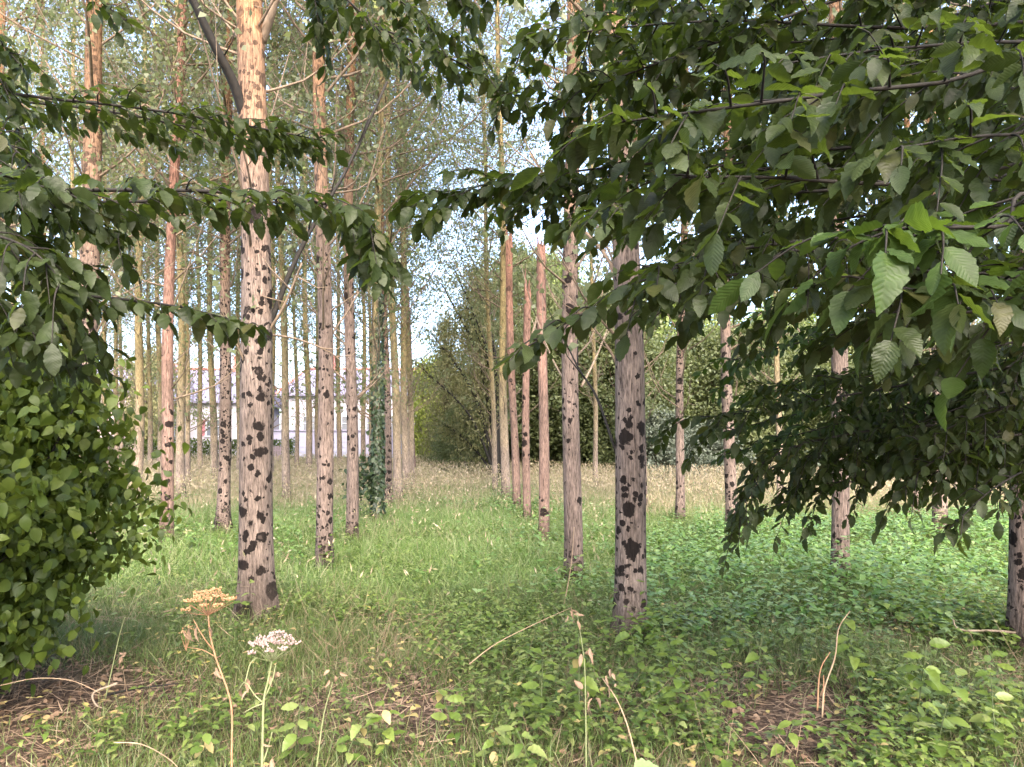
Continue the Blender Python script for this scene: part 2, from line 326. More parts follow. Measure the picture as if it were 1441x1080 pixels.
M['render_white'] = simple_mat('white render', [(.36, .33, .37), (.42, .39, .43)], .9, 1.5, bump=.05)
M['render_pink'] = simple_mat('pink render', [(.36, .27, .27), (.42, .32, .32)], .9, 1.5, bump=.05)
M['slate'] = simple_mat('grey slate roof', [(.15, .14, .20), (.20, .19, .26)], .7, 6, (1, 3, 1), .2)
M['ridge_tile'] = simple_mat('red ridge tile', [(.40, .13, .12), (.50, .20, .17)], .8, 6)
M['shutter_red'] = simple_mat('red painted shutter', [(.30, .11, .13), (.36, .15, .16)], .6, 6)
M['frame_white'] = simple_mat('white window frame', [(.40, .39, .43), (.46, .45, .49)], .5, 6)
M['pane'] = simple_mat('window glass', [(.08, .09, .11), (.14, .15, .18)], .08, 2, bump=0, spec=.8)
M['wall_grey'] = simple_mat('lilac grey render', [(.25, .23, .31), (.31, .29, .37)], .9, 1.0, bump=.05)
M['paling'] = simple_mat('weathered paling', [(.24, .18, .19), (.32, .25, .26)], .9, 5, (1, 1, .2))
M['door_white'] = simple_mat('pale garage door', [(.31, .30, .38), (.36, .35, .43)], .6, 3)

# ground: earth with litter, greener further off
def ground_mat():
    m, n, l, o = newmat('woodland soil')
    p = n.new('ShaderNodeBsdfPrincipled'); p.inputs['Roughness'].default_value = .95; p.inputs['Specular IOR Level'].default_value = .1
    tc = n.new('ShaderNodeTexCoord')
    def noise(s, d=6):
        q = n.new('ShaderNodeTexNoise'); q.inputs['Scale'].default_value = s; q.inputs['Detail'].default_value = d; q.inputs['Roughness'].default_value = .65; l.new(tc.outputs['Object'], q.inputs['Vector']); return q
    a, b, c = noise(28), noise(.6, 3), noise(6)
    r = ramp(n, [(.3, (.035, .024, .018)), (.5, (.085, .058, .042)), (.62, (.17, .12, .085)), (.75, (.30, .22, .16))]); l.new(a.outputs[0], r.inputs[0])
    g = ramp(n, [(.3, (.035, .06, .015)), (.7, (.10, .13, .04))]); l.new(c.outputs[0], g.inputs[0])
    sp = n.new('ShaderNodeSeparateXYZ'); l.new(tc.outputs['Object'], sp.inputs[0])
    y = n.new('ShaderNodeMapRange'); y.inputs[1].default_value = 5.0; y.inputs[2].default_value = 7.0; l.new(sp.outputs[1], y.inputs[0])
    mx = n.new('ShaderNodeMix'); mx.data_type = 'RGBA'; l.new(y.outputs[0], mx.inputs[0]); l.new(r.outputs[0], mx.inputs[6]); l.new(g.outputs[0], mx.inputs[7])
    l.new(mx.outputs[2], p.inputs['Base Color'])
    bu = n.new('ShaderNodeBump'); bu.inputs['Strength'].default_value = .9; bu.inputs['Distance'].default_value = .03; l.new(a.outputs[0], bu.inputs['Height']); l.new(bu.outputs[0], p.inputs['Normal'])
    l.new(p.outputs[0], o.inputs[0]); return m
M['ground'] = ground_mat()

# ------------------------------------------------------------------ setting: ground
def sheet():
    xs = np.unique(np.concatenate((np.linspace(-900, -60, 15), np.linspace(-60, 60, 161), np.linspace(60, 900, 15))))
    ys = np.unique(np.concatenate((np.linspace(-900, -10, 12), np.linspace(-10, 70, 161), np.linspace(70, 1500, 15))))
    X, Y = np.meshgrid(xs, ys); V = np.stack((X, Y, gz(X, Y)), -1).reshape(-1, 3)
    n = len(xs); i, j = np.meshgrid(np.arange(len(ys)-1), np.arange(n-1), indexing='ij'); k = (i*n+j).ravel()
    b = MB(); b.add(V, np.stack((k, k+1, k+n+1, k+n), -1)); return b
tag(sheet().build('ground', M['ground']), kind='structure')

# ------------------------------------------------------------------ buildings far behind
def house(name, x0, x1, y0, y1, z0, eave, ridge, wallm, label, windows, hip=1.5, chimney=None):
    e = empty(name, ((x0+x1)/2, y0, z0), label, 'house'); cx, cy = (x0+x1)/2, y0
    W = (x1-x0)/2; D = y1-y0
    b = MB(); b.box((0, D/2, (eave-z0)/2-.5), (2*W, D, eave-z0+1.0)); b.build('wall', wallm, e, False)
    b = MB(); o = .35; ez = eave-z0+.02; rz = ridge-z0
    V = [(-W-o, -o, ez), (W+o, -o, ez), (W+o, D+o, ez), (-W-o, D+o, ez), (-W-o+hip, D/2, rz), (W+o-hip, D/2, rz),
         (-W-o, -o, ez+.14), (W+o, -o, ez+.14), (W+o, D+o, ez+.14), (-W-o, D+o, ez+.14)]
    b.add(V, [(3, 2, 1, 0), (0, 1, 7, 6), (1, 2, 8, 7), (2, 3, 9, 8), (3, 0, 6, 9), (6, 7, 5, 4), (8, 9, 4, 5), (7, 8, 5), (9, 6, 4)])
    rf = b.build('roof', M['slate'], e, False)
    b = MB(); b.tube([(-W-o+hip, D/2, rz), (W+o-hip, D/2, rz)], .16, 8)
    for sx in (-1, 1):
        for ey in (-o, D+o): b.tube([(sx*(W+o), ey, ez+.14), (sx*(W+o-hip), D/2, rz)], .11, 6)
    b.build('ridge', M['ridge_tile'], rf)
    if chimney is not None:
        b = MB(); b.box((chimney, D/2, rz+.3), (.7, .6, 1.4)); b.box((chimney, D/2, rz+1.05), (.85, .75, .12)); b.build('chimney', M['ridge_tile'], rf, False)
    for (wx, wz, ww, wh, sh) in windows:
        b = MB(); t = .09
        b.box((wx-ww/2, -.03, wz), (t, .1, wh)); b.box((wx+ww/2, -.03, wz), (t, .1, wh)); b.box((wx, -.03, wz+wh/2+t/2), (ww+t, .1, t)); b.box((wx, -.06, wz-wh/2-t/2), (ww+.25, .16, t)); b.box((wx, -.03, wz), (t*.6, .08, wh)); b.box((wx, -.035, wz+.12), (ww-t, .05, t*.5))
        fr = b.build('window', M['frame_white'], e, False)
        b = MB(); b.box((wx, -.012, wz), (ww-t-.01, .02, wh-.01)); b.build('pane', M['pane'], fr, False)
        if sh:
            for sx in (-1, 1):
                b = MB(); b.box((wx+sx*(ww*.5+.09+ww*.28), -.04, wz), (ww*.5, .05, wh+.05))
                for k in range(5): b.box((wx+sx*(ww*.5+.09+ww*.28), -.07, wz-wh*.42+k*wh*.21), (ww*.42, .02, .05))
                b.build('shutter', M['shutter_red'], e, False)
    return e
house('long_house', -18.6, -5.6, 60, 68, .7, 5.6, 8.2, M['render_white'], 'long white rendered house with red ridged slate roof and red shutters', [(-4.2, 2.6, 1.0, 1.3, False), (-1.6, 2.6, 1.0, 1.3, True), (.9, 2.6, 1.0, 1.3, False), (2.6, 2.6, 1.0, 1.3, True), (4.9, 2.6, 1.0, 1.3, False)], 1.2, -3.5)
house('white_house', -28.2, -20.6, 58, 66, .7, 4.9, 8.0, M['render_white'], 'white house with steep lilac slate roof behind the clipped hedge', [(1.2, 2.3, 1.1, 1.2, True), (-1.8, 2.3, 1.1, 1.2, False)], .4, 1.5)
house('pink_house', -37.0, -29.2, 62, 70, .7, 6.0, 8.8, M['render_pink'], 'pink rendered house half hidden behind the left bush', [(1.4, 3.2, 1.0, 1.3, False), (-1.6, 3.2, 1.0, 1.3, False)], .4)
# garden wall with its garage door
e = empty('garden_wall', (-11.5, 55, .7), 'lilac grey rendered garden wall in front of the long white house', 'wall')
b = MB(); b.box((0, 0, .85), (12.6, .25, 2.3)); b.box((0, 0, 2.05), (12.8, .4, .1)); b.build('masonry', M['wall_grey'], e, False)
for gx in (-4.4, -.6, 4.2):
    b = MB(); b.box((gx, -.15, .95), (2.3, .06, 1.75))
    for k in range(5): b.box((gx, -.19, .25+k*.35), (2.2, .03, .28))
    b.build('garage_door', M['door_white'], e, False)
e = empty('paling_fence', (px(393, 655, 44)[0], 44, .45), 'weathered pinkish paling fence beside the garden lawn', 'fence')
b = MB()
for k in range(14): b.box((-1.4+k*.13, 0, .55+.03*math.sin(k*2.1)), (.1, .02, 1.2))
b.build('paling', M['paling'], e, False)
b = MB()
for z in (.25, .9): b.box((-.55, .03, z), (1.9, .04, .08))
for x in (-1.45, .35): b.box((x, .06, .55), (.1, .1, 1.4))
b.build('rail', M['paling'], e, False)

# ------------------------------------------------------------------ leafy masses
def crown_bush(seed, rx, ry, h, nclump, per, leaf, z0=.0, shape='round', T=FARL, clump=.35, twigs=True, droop=.4):
    """leaf clumps spread through the crown's volume, with the shoots that carry them"""
    g = np.random.default_rng(seed); b = MB()
    u = g.random(nclump); th = g.random(nclump)*2*math.pi; rad = np.sqrt(g.random(nclump))*.55+.45*g.random(nclump)**.4
    z = z0 + (h-z0)*u
    if shape == 'cone': prof = (1-u)**.8*1.0+.06
    elif shape == 'round': prof = np.sqrt(np.clip(1-(2*u-1)**2*.9, .05, 1))*np.where(u < .5, 1.0, 1.0)
    elif shape == 'dome': prof = np.sqrt(np.clip(1-u**2.2, .03, 1))
    else: prof = np.clip(.35+1.6*u*(1-u)*1.6, .1, 1)
    lump = 1+.22*np.sin(3*th+seed)+.15*np.sin(5*th+9*u)
    P = np.stack((rx*rad*prof*lump*np.cos(th), ry*rad*prof*lump*np.sin(th), z), -1)
    if twigs:
        for i in range(0, nclump, 3):
            a = np.array((0, 0, max(z0, z[i]*.45))); m = (a+P[i])/2 + g.normal(0, .05*h*.3, 3)*.5
            b.tube(catmull([a*np.array((0, 0, 1))+g.normal(0, .03, 3), m, P[i]], 5), np.linspace(.010*h**.7, .003*h**.5, 5), 3, mat=1, cap=False)
    cs = clump*(.6+.8*g.random(nclump))
    pos = np.repeat(P, per, 0) + g.normal(0, 1, (nclump*per, 3))*np.repeat(cs, per)[:, None]*np.array((1, 1, .7))
    pos[:, 2] = np.maximum(pos[:, 2], .03)
    n = len(pos); d = g.normal(0, 1, (n, 3)); d[:, 2] -= droop
    out = nrm(pos-np.array((0, 0, h*.35))); up = nrm(out*.6+g.normal(0, .55, (n, 3))+np.array((0, 0, .7)))
    k = g.integers(0, len(T), n); sc = leaf*(.6+.7*g.random(n))
    for t in range(len(T)):
        q = k == t; b.inst(T[t], pos[q], frames(d[q], up[q]), sc[q])
    return b
def place_tree(name, mesh, loc, s, rz, label, cat, group, mat=None, trunk=None):
    e = empty(name, loc, label, cat, group); e.rotation_euler = (0, 0, rz)
    o = bpy.data.objects.new('crown', mesh); COL.objects.link(o); o.parent = e; o.scale = s
    if trunk:
        b = MB(); H, r = trunk; b.tube(catmull([(0, 0, -.2), (.1, .05, H*.4), (-.05, .1, H)], 8), np.linspace(r, r*.35, 8), 8); b.build('trunk', M['wood_mid'], e)
    return e
FAR = {}
FAR['oak'] = crown_bush(1, 3.6, 3.6, 9.0, 420, 75, .20, .6, 'round', clump=.45).mesh('far_crown', [M['far_leaf'], M['wood_mid']])
FAR['bright'] = crown_bush(2, 3.6, 3.6, 9.0, 420, 75, .19, .3, 'dome', clump=.42).mesh('bright_crown', [M['far_leaf_bright'], M['wood_mid']])
FAR['olive'] = crown_bush(3, 2.6, 2.6, 9.5, 280, 58, .145, .0, 'cone', clump=.48, droop=1.0).mesh('olive_crown', [M['far_leaf_olive'], M['wood_mid']])
FAR['grey'] = crown_bush(4, 2.2, 2.2, 3.2, 260, 60, .15, .0, 'dome', clump=.26).mesh('grey_crown', [M['far_leaf_grey'], M['wood_mid']])
FAR['dark'] = crown_bush(5, 3.8, 3.2, 7.0, 420, 75, .17, .0, 'dome', clump=.36).mesh('dark_crown', [M['far_leaf'], M['wood_mid']])
FAR['yellow'] = crown_bush(6, 2.2, 2.2, 5.0, 200, 60, .18, .8, 'round', clump=.34).mesh('yellow_crown', [M['yellow_leaf'], M['wood_mid']])
FAR['lime'] = crown_bush(7, 2.2, 2.2, 4.5, 200, 60, .18, .2, 'round', clump=.34).mesh('lime_crown', [M['lime_leaf'], M['wood_mid']])
def far(kind, pxx, d, w, h, label, rz=0.0, cat='tree', group='trees behind the plantation', name=None, trunk=True):
    p = px(pxx, 640, d); z = float(gz(p[0], d))
    base = {'oak': (3.6, 9), 'bright': (3.6, 9), 'olive': (2.6, 9.5), 'grey': (2.2, 3.2), 'dark': (3.8, 7), 'yellow': (2.2, 5), 'lime': (2.2, 4.5)}[kind]
    s = w/base[0]; sz = h/base[1]
    return place_tree(name or {'grey': 'grey_shrub', 'dark': 'dark_thicket_tree', 'olive': 'conical_tree', 'lime': 'garden_tree', 'yellow': 'garden_tree'}.get(kind, 'bushy_tree'), FAR[kind], (p[0], d, z), (s, s, sz), rz, label, cat, group, trunk=(h*.6, .16) if trunk else None)
far('olive', 628, 40, 1.55, 8.6, 'olive conical tree right of the lawn gap, densest at its foot', .3)
far('olive', 672, 42, 1.9, 11.5, 'tall olive tree with ragged top behind the leaning willow stems', 1.3)
far('dark', 655, 38, 1.9, 3.6, 'low dark bush at the foot of the olive conical tree', .9, 'bush', name='dark_bush')
far('oak', 735, 44, 3.6, 12.5, 'green tree behind the two tallest snags', 2.1)
far('bright', 775, 50, 4.0, 13.5, 'light green tree rising above the snag tops', .4)
far('oak', 800, 38, 3.6, 8.0, 'shaded green tree behind the pinkish ringed trunk', 1.1)
far('oak', 845, 43, 3.4, 10.5, 'mid green tree between the two spotted trunks', 2.9)
far('oak', 880, 36, 3.2, 7.0, 'leafy tree directly behind the big right spotted trunk', .2)
far('bright', 960, 46, 4.6, 11.0, 'yellow green domed tree behind the slim freckled trunk', 1.9)
far('oak', 1010, 39, 3.2, 7.2, 'deep green tree left of the drooping spray', .7)
far('grey', 930, 33, 1.7, 3.0, 'grey green shrub right of the big spotted trunk', .5, 'shrub', trunk=False)
far('grey', 990, 34, 1.8, 2.4, 'lower grey shrub beside the slim freckled trunk', 2.5, 'shrub', trunk=False)
far('oak', 1060, 38, 3.4, 7.5, 'rounded green tree behind the drooping spray', 1.7)
far('bright', 1110, 45, 4.0, 10.0, 'light green tree behind the upper part of the drooping spray', .1)
far('oak', 1170, 42, 3.5, 8.0, 'mid green tree behind the trunk under the drooping spray', .9)
far('oak', 1240, 36, 3.4, 5.6, 'low rounded tree at the back right edge of the nettles', 2.2)
far('grey', 1215, 30, 1.9, 1.9, 'grey green shrub behind the nettle bed', 1.2, 'shrub', trunk=False)
far('oak', 1320, 40, 3.6, 9.0, 'green tree behind the three right hand trunks', 2.6)
far('dark', 1400, 36, 3.6, 6.5, 'dark tree near the right end of the back row', .3)
far('bright', 1480, 42, 4.2, 9.5, 'light green tree at the right end of the back row', 1.1)
far('grey', 1390, 31, 2.0, 2.0, 'grey green shrub beyond the right end of the nettles', .4, 'shrub', trunk=False)
far('oak', 1600, 36, 4.0, 10.0, 'green tree past the right side of the view', 1.4)
far('yellow', 205, 54, 2.0, 7.6, 'yellow leaved garden tree beside the pink house', .4, group='garden trees')
far('lime', 601, 52, 1.7, 6.8, 'lime yellow garden tree at the end of the lawn gap', 1.4, group='garden trees')
far('yellow', 640, 58, 2.6, 6.5, 'straw coloured garden tree behind the conical tree', 2.0, group='garden trees')
far('bright', 30, 48, 3.2, 9.0, 'light green tree behind the left bush', 2.0)
far('oak', -120, 44, 4.0, 11.0, 'green tree past the left side of the view', .5)
# clipped garden hedge
def hedge():
    g = np.random.default_rng(11); b = MB(); n = 15000
    p = g.random((n, 3))*np.array((13.5, 1.2, 1.5)) - np.array((6.75, .6, 0)); p[:, 2] += .05*np.sin(p[:, 0]*3)+.05
    b.inst(FARL[0], p, frames(g.normal(0, 1, (n, 3)), g.normal(0, .6, (n, 3))+np.array((0, -.3, 1))), .13*(.6+.7*g.random(n)))
    return b
e = empty('hedge', (px(262, 650, 46)[0], 46, .45), 'clipped green hedge in front of the white house', 'hedge')
hedge().build('foliage', M['bush_leaf'], e)

# ------------------------------------------------------------------ poplars
def trunk_mb(h, r, seed, flare=.35, taper=.72, sides=16, zmax=None, rough=.035, jag=False):
    g = np.random.default_rng(seed); b = MB()
    zt = zmax or h
    z = np.unique(np.concatenate((np.linspace(-.25, 1.2, 12), np.linspace(1.2, zt, int(zt*2.2)+4))))
    th = np.arange(sides)*2*math.pi/sides
    ph = g.random(6)*6.28
    rr = r*(1+.05 - taper*(np.maximum(z, 0)/h)**.85) + flare*r*np.exp(-np.maximum(z, -.2)/.22)
    lob = 1+rough*np.sin(3*th[None]+ph[0]+.3*z[:, None])+rough*.7*np.sin(5*th[None]+ph[1]-.5*z[:, None]) + rough*.5*np.sin(2*th[None]+2.1*z[:, None]+ph[4])
    fl = 1+.24*np.exp(-np.maximum(z, 0)/.28)[:, None]*np.sin(5*th[None]+ph[2])
    Rr = rr[:, None]*lob*fl
    cx = .05*np.sin(z*.55+ph[3])*np.clip(z/3, 0, 1); cy = .05*np.sin(z*.45+ph[5])*np.clip(z/3, 0, 1)
    V = np.stack((cx[:, None]+Rr*np.cos(th), cy[:, None]+Rr*np.sin(th), np.repeat(z[:, None], sides, 1)), -1)
    if jag:  # broken, splintered top
        V[-1, :, 2] += g.normal(0, .22, sides)+.18*np.cos(th+ph[0]); V[-1, :, :2] *= .92
        V[-2, :, :2] += g.normal(0, .006, (sides, 2))
    n = len(z); i = np.arange(n-1)[:, None]*sides; j = np.arange(sides)[None]; j2 = (j+1) % sides
    fs = [tuple(q) for q in np.stack((i+j, i+j2, i+sides+j2, i+sides+j), -1).reshape(-1, 4)]
    Vf = np.vstack((V.reshape(-1, 3), [[cx[-1], cy[-1], z[-1]-(.25 if jag else 0)]])); k = n*sides
    fs += [((n-1)*sides+q, (n-1)*sides+(q+1) % sides, k) for q in range(sides)]
    b.add(Vf, fs)
    return b
def poplar_crown(seed, h=22.0, z0=5.5, nl=62, spread=3.2, leaf=.084, per=11, low=16):
    g = np.random.default_rng(seed); b = MB(); LP = []; 
    for i in range(low):     # bare or thinly leaved low branches
        z = 2.0+(z0-1.4)*g.random(); a = g.random()*6.28; L = .7+1.5*g.random(); el = R(30+35*g.random())
        dr = np.array((math.cos(a)*math.cos(el), math.sin(a)*math.cos(el), math.sin(el)))
        p0 = np.array((0, 0, z))+dr*.05; p2 = p0+dr*L; p1 = (p0+p2)/2+np.array((0, 0, -.12*L))+g.normal(0, .05, 3)
        Q = catmull([p0, p1, p2], 6); b.tube(Q, np.linspace(.018, .005, 6), 4, mat=1, cap=False)
        for k in range(3):
            q = Q[2+k]; d = nrm(dr+g.normal(0, .5, 3)); b.tube([q, q+d*L*.22, q+d*L*.4+np.array((0, 0, .05))], [.006, .004, .003], 3, mat=1, cap=False)
            if g.random() < .62:
                n = 16; LP.append(q+d*L*.35+g.normal(0, .15, (n, 3)))
    for i in range(nl):
        u = (i+.5)/nl; z = z0+(h-z0-1.0)*u**.95; a = i*2.39996+g.normal(0, .35)
        L = spread*(.55+.7*math.sin(math.pi*min(u*1.05+.08, 1)))*(.7+.6*g.random())*(1-.45*u)
        el = R(26+26*g.random()+14*u); dr = np.array((math.cos(a)*math.cos(el), math.sin(a)*math.cos(el), math.sin(el)))
        p0 = np.array((0, 0, z)); p2 = p0+dr*L+np.array((0, 0, .25*L)); p1 = p0+dr*L*.5-np.array((0, 0, .06*L))+g.normal(0, .08, 3)
        Q = catmull([p0, p1, p2], 8); b.tube(Q, np.linspace(.026*(1-.5*u), .006, 8), 4, mat=1, cap=False)
        for k in range(per):
            t = .22+.78*g.random(); q = Q[int(t*7)]; d = nrm(dr*.7+g.normal(0, .6, 3)+np.array((0, 0, -.1))); l2 = L*(.18+.25*g.random())
            e2 = q+d*l2+np.array((0, 0, -.15*l2)); b.tube([q, (q+e2)/2+np.array((0, 0, .05*l2)), e2], [.007, .005, .003], 3, mat=1, cap=False)
            n = int(14+15*g.random()); s = g.random((n, 1))**.7
            LP.append(q+(e2-q)*s+g.normal(0, .135, (n, 3))*np.array((1, 1, .85)))
    P = np.concatenate(LP); n = len(P)
    d = g.normal(0, .7, (n, 3)); d[:, 2] -= .8
    b.inst(FARL[0], P, frames(d, g.normal(0, 1, (n, 3))+np.array((0, 0, .4))), leaf*(.6+.65*g.random(n)))
    return b
FEET = []
CROWNS = [poplar_crown(100+i, z0=(5.6, 6.4, 5.0, 7.0, 5.8, 6.0)[i]).mesh('poplar_crown', [M['poplar_leaf'], M['wood_mid']]) for i in range(6)]
IVY_T = BUSH
def tree(bx, by, wpx, ux, uy, bark, label, h=22.0, crown=True, seed=0, group='poplar trunks of the plantation', name='poplar_tree', top=None, flare=.35, d=None, limbs=(), taper=.72):
    d = d or (CAMH-.10)*F/(by-628.0)
    p = px(bx, by, d); X = p[0]; z = float(gz(X, d))
    q = px(ux, uy, d); lean = (q[0]-X)/max(q[2]-z, 1)
    r = .5*wpx*d/F
    if d < 26: FEET.append((X, d, r))
    e = empty(name, (X, d, z), label, 'dead tree' if top else 'tree', group); e.rotation_euler = (0, math.atan(lean), 0)
    if top:
        zt = px(ux, top, d)[2]-z
        trunk_mb(h, r, seed, flare*.4, .4, 16, zt, .06, True).build('trunk', M[bark], e)
    else:
        trunk_mb(h, r, seed, flare, taper).build('trunk', M[bark], e)
        if crown:
            o = bpy.data.objects.new('crown', CROWNS[seed % 6]); COL.objects.link(o); o.parent = e
            o.rotation_euler = (0, 0, seed*1.7); k = .9+.025*(seed % 9); o.scale = (k, k, 1)
    inv = None
    for (pts, r0, r1, mt) in limbs:      # limbs traced at the tree's own distance
        b = MB(); P = np.array([px(a, c, d+dd) for a, c, dd in pts]) - np.array((X, d, z))
        ca, sa = math.cos(-math.atan(lean)), math.sin(-math.atan(lean))
        P = np.stack((P[:, 0]*ca+P[:, 2]*sa, P[:, 1], -P[:, 0]*sa+P[:, 2]*ca), -1)
        Q = catmull(P, 14); b.tube(Q, np.linspace(r0, r1, 14), 7); g = np.random.default_rng(seed+len(pts))
        for k in range(5, 13, 2):
            dv = nrm(Q[k]-Q[k-1]+g.normal(0, .06, 3)*1.2); L = .25+.4*g.random(); b.tube([Q[k], Q[k]+dv*L*.6+np.array((0, 0, .05)), Q[k]+dv*L+np.array((0, 0, .16))], [.008, .005, .003], 4)
        b.build('limb', M[mt], e)
    return e
LA = [([(352, 190, 0), (330, 120, -.2), (300, 60, -.4), (262, -20, -.6)], .055, .035, 'wood_dark'),
      ([(368, 60, 0), (382, 20, -.1), (398, -40, -.2)], .05, .035, 'wood_mid'),
      ([(374, 470, 0), (392, 425, .1), (412, 375, .15), (445, 310, .2), (490, 235, .3), (545, 115, .4)], .032, .013, 'wood_dark'),
      ([(376, 470, 0), (400, 430, -.1), (425, 370, -.2)], .018, .008, 'wood_mid'),
      ([(370, 470, 0), (420, 478, .2), (470, 500, .4), (500, 535, .6)], .012, .004, 'wood_mid')]
tree(362, 852, 46, 352, 0, 'bark_near', 'thick spotted poplar at left with a dark forked limb, nearest trunk', seed=1, flare=.34, limbs=LA, taper=.78)
LB = [([(868, 640, 0), (840, 560, .2), (815, 520, .3), (790, 470, .5)], .014, .006, 'wood_dark'),
      ([(872, 395, 0), (845, 350, .1), (800, 300, .3), (745, 215, .5)], .020, .009, 'wood_mid')]
tree(887, 872, 43, 874, 300, 'bark_near', 'thick poplar right of centre blotched with large black rings', seed=2, flare=.30, limbs=LB)
tree(808, 800, 25, 804, 290, 'bark_mid', 'pinkish poplar with small rings, just left of the big ringed trunk', seed=3, flare=.14, limbs=[([(818, 545, 0), (838, 505, .1), (860, 450, .3)], .018, .007, 'wood_pale'), ([(800, 545, 0), (775, 500, .1), (745, 420, .3)], .012, .005, 'wood_pale')])
tree(456, 784, 23, 454, 100, 'bark_mid', 'speckled poplar right of the thick left trunk, orange high up', seed=4, flare=.12)
tree(496, 752, 16.5, 495, 430, 'bark_mid', 'freckled poplar between the speckled trunk and the ivied one', seed=5, flare=.12)
tree(235, 754, 16.5, 246, 250, 'bark_snag', 'pink peeling poplar nearest on the left side of the thick trunk', seed=6, flare=.18)
tree(314, 740, 17, 322, 100, 'bark_dense', 'slender poplar blackened up its length with swollen foot', seed=7, flare=.75)
tree(119, 700, 30, 134, 0, 'bark_dense', 'stout dark freckled poplar rising out of the left bush', seed=8, d=11.5)
tree(255, 700, 12, 251, 300, 'bark_pale', 'pale poplar close to the right of the pink peeling trunk', seed=9)
tree(193, 693, 12.5, 198, 370, 'bark_pale', 'pale cream poplar next to the edge of the left bush', seed=10)
tree(226, 674, 8.5, 222, 370, 'bark_pale', 'thin pale poplar left of the pink peeling trunk', seed=11)
tree(301, 684, 10, 297, 400, 'bark_pale', 'pale poplar just left of the blackened slender trunk', seed=12)
tree(337, 678, 8, 335, 400, 'bark_pale', 'thin pale poplar touching the left side of the thick trunk', seed=13)
tree(404, 704, 11, 397, 430, 'bark_pale', 'pale poplar just right of the thick left trunk', seed=14)
tree(435, 674, 9, 430, 380, 'bark_pale', 'slim pale poplar left of the speckled trunk, before the long house', seed=15)
tree(478, 666, 7, 476, 470, 'bark_pale', 'thin greenish poplar between the speckled and the freckled trunks', seed=16)
ivy = tree(531, 728, 12.5, 533, 330, 'bark_pale', 'poplar wrapped in dark ivy with a leafy sprout at its foot', seed=17)
tree(546, 707, 12, 540, 400, 'bark_mid', 'freckled poplar immediately right of the ivied trunk', seed=18)
tree(560, 701, 12, 551, 390, 'bark_pale', 'pale yellow poplar, second right of the ivied trunk', seed=19)
tree(572, 692, 10, 566, 350, 'bark_pale', 'mossy pale poplar, third right of the ivied trunk', seed=20)
tree(579, 690, 9, 571, 350, 'bark_pale', 'mossy poplar pressed against its twin at the lawn gap', seed=21)
tree(585, 678, 4, 575, 450, 'bark_snag', 'very thin dark young poplar at the edge of the lawn gap', seed=22, h=15)
tree(697, 690, 7.5, 690, 480, 'bark_pale', 'thin pale poplar beside the leaning willow stems', seed=23)
tree(712, 698, 12, 706, 300, 'bark_pale', 'tall smooth pale poplar at the back of the snag row', seed=24)
tree(727, 713, 10.5, 717, 335, 'bark_snag', 'reddish snag with pointed top, farthest of the three broken trunks', seed=25, top=335, group='dead poplar snags', name='dead_poplar_snag')
tree(742, 728, 10.5, 740, 405, 'bark_snag', 'shortest broken snag, dark halfway up, between two taller ones', seed=26, top=403, group='dead poplar snags', name='dead_poplar_snag', limbs=[([(745, 480, 0), (752, 460, 0), (760, 425, .1), (765, 375, .2)], .03, .012, 'wood_pale')])
tree(765, 754, 14, 766, 338, 'bark_snag', 'yellowish broken snag, nearest of the three, left of the ringed poplar', seed=27, top=338, group='dead poplar snags', name='dead_poplar_snag')
tree(838, 684, 7, 836, 540, 'bark_pale', 'thin pale poplar seen between the two ringed trunks', seed=28)
tree(904, 714, 12.5, 898, 430, 'bark_mid', 'freckled poplar peeping out behind the big ringed trunk', seed=29)
tree(957, 729, 12, 960, 450, 'bark_mid', 'slim freckled poplar in the dry grass right of the ringed trunk', seed=30)
tree(1030, 744, 16, 1026, 490, 'bark_dense', 'poplar black with lichen high up behind the drooping spray tip', seed=31)
tree(1097, 716, 8.5, 1096, 480, 'bark_pale', 'thin poplar hidden behind the middle of the drooping spray', seed=32)
tree(1181, 802, 23.5, 1180, 480, 'bark_mid', 'bare pinkish poplar standing in the nettles under the drooping spray', seed=33, flare=.12)
tree(1287, 722, 12, 1283, 520, 'bark_mid', 'poplar at the back of the nettles behind hanging leaves', seed=34)
tree(1323, 750, 18, 1319, 530, 'bark_mid', 'poplar with round spots at the far right side of the nettles', seed=35)
tree(1346, 706, 10, 1346, 560, 'bark_pale', 'pale poplar just behind the round spotted one at the far right', seed=36)
tree(1446, 893, 42, 1447, 640, 'bark_dense', 'thick blotched poplar cut by the right edge of the view', seed=37, flare=.2)
tree(107, 690, 9, 105, 440, 'bark_pale', 'yellowish poplar just left of the stout dark freckled trunk', seed=38)
tree(165, 672, 7, 163, 440, 'bark_pale', 'greyish thin poplar right of the stout freckled trunk', seed=39)
tree(171, 664, 6, 170, 440, 'bark_pale', 'thinnest poplar left of the pale cream one', seed=40)
tree(265, 690, 7, 262, 400, 'bark_pale', 'thin poplar tucked behind the pale one by the peeling trunk', seed=41)
tree(380, 690, 11, 383, 100, 'bark_pale', 'orange topped poplar hidden low down behind the thick left trunk', seed=42)
tree(-14, 745, 17, 4, 100, 'bark_mid', 'poplar at the left edge, its top showing above the bush', seed=43)
tree(690, 672, 6, 686, 480, 'bark_pale', 'thin poplar at the back, left of the smooth pale one', seed=44)
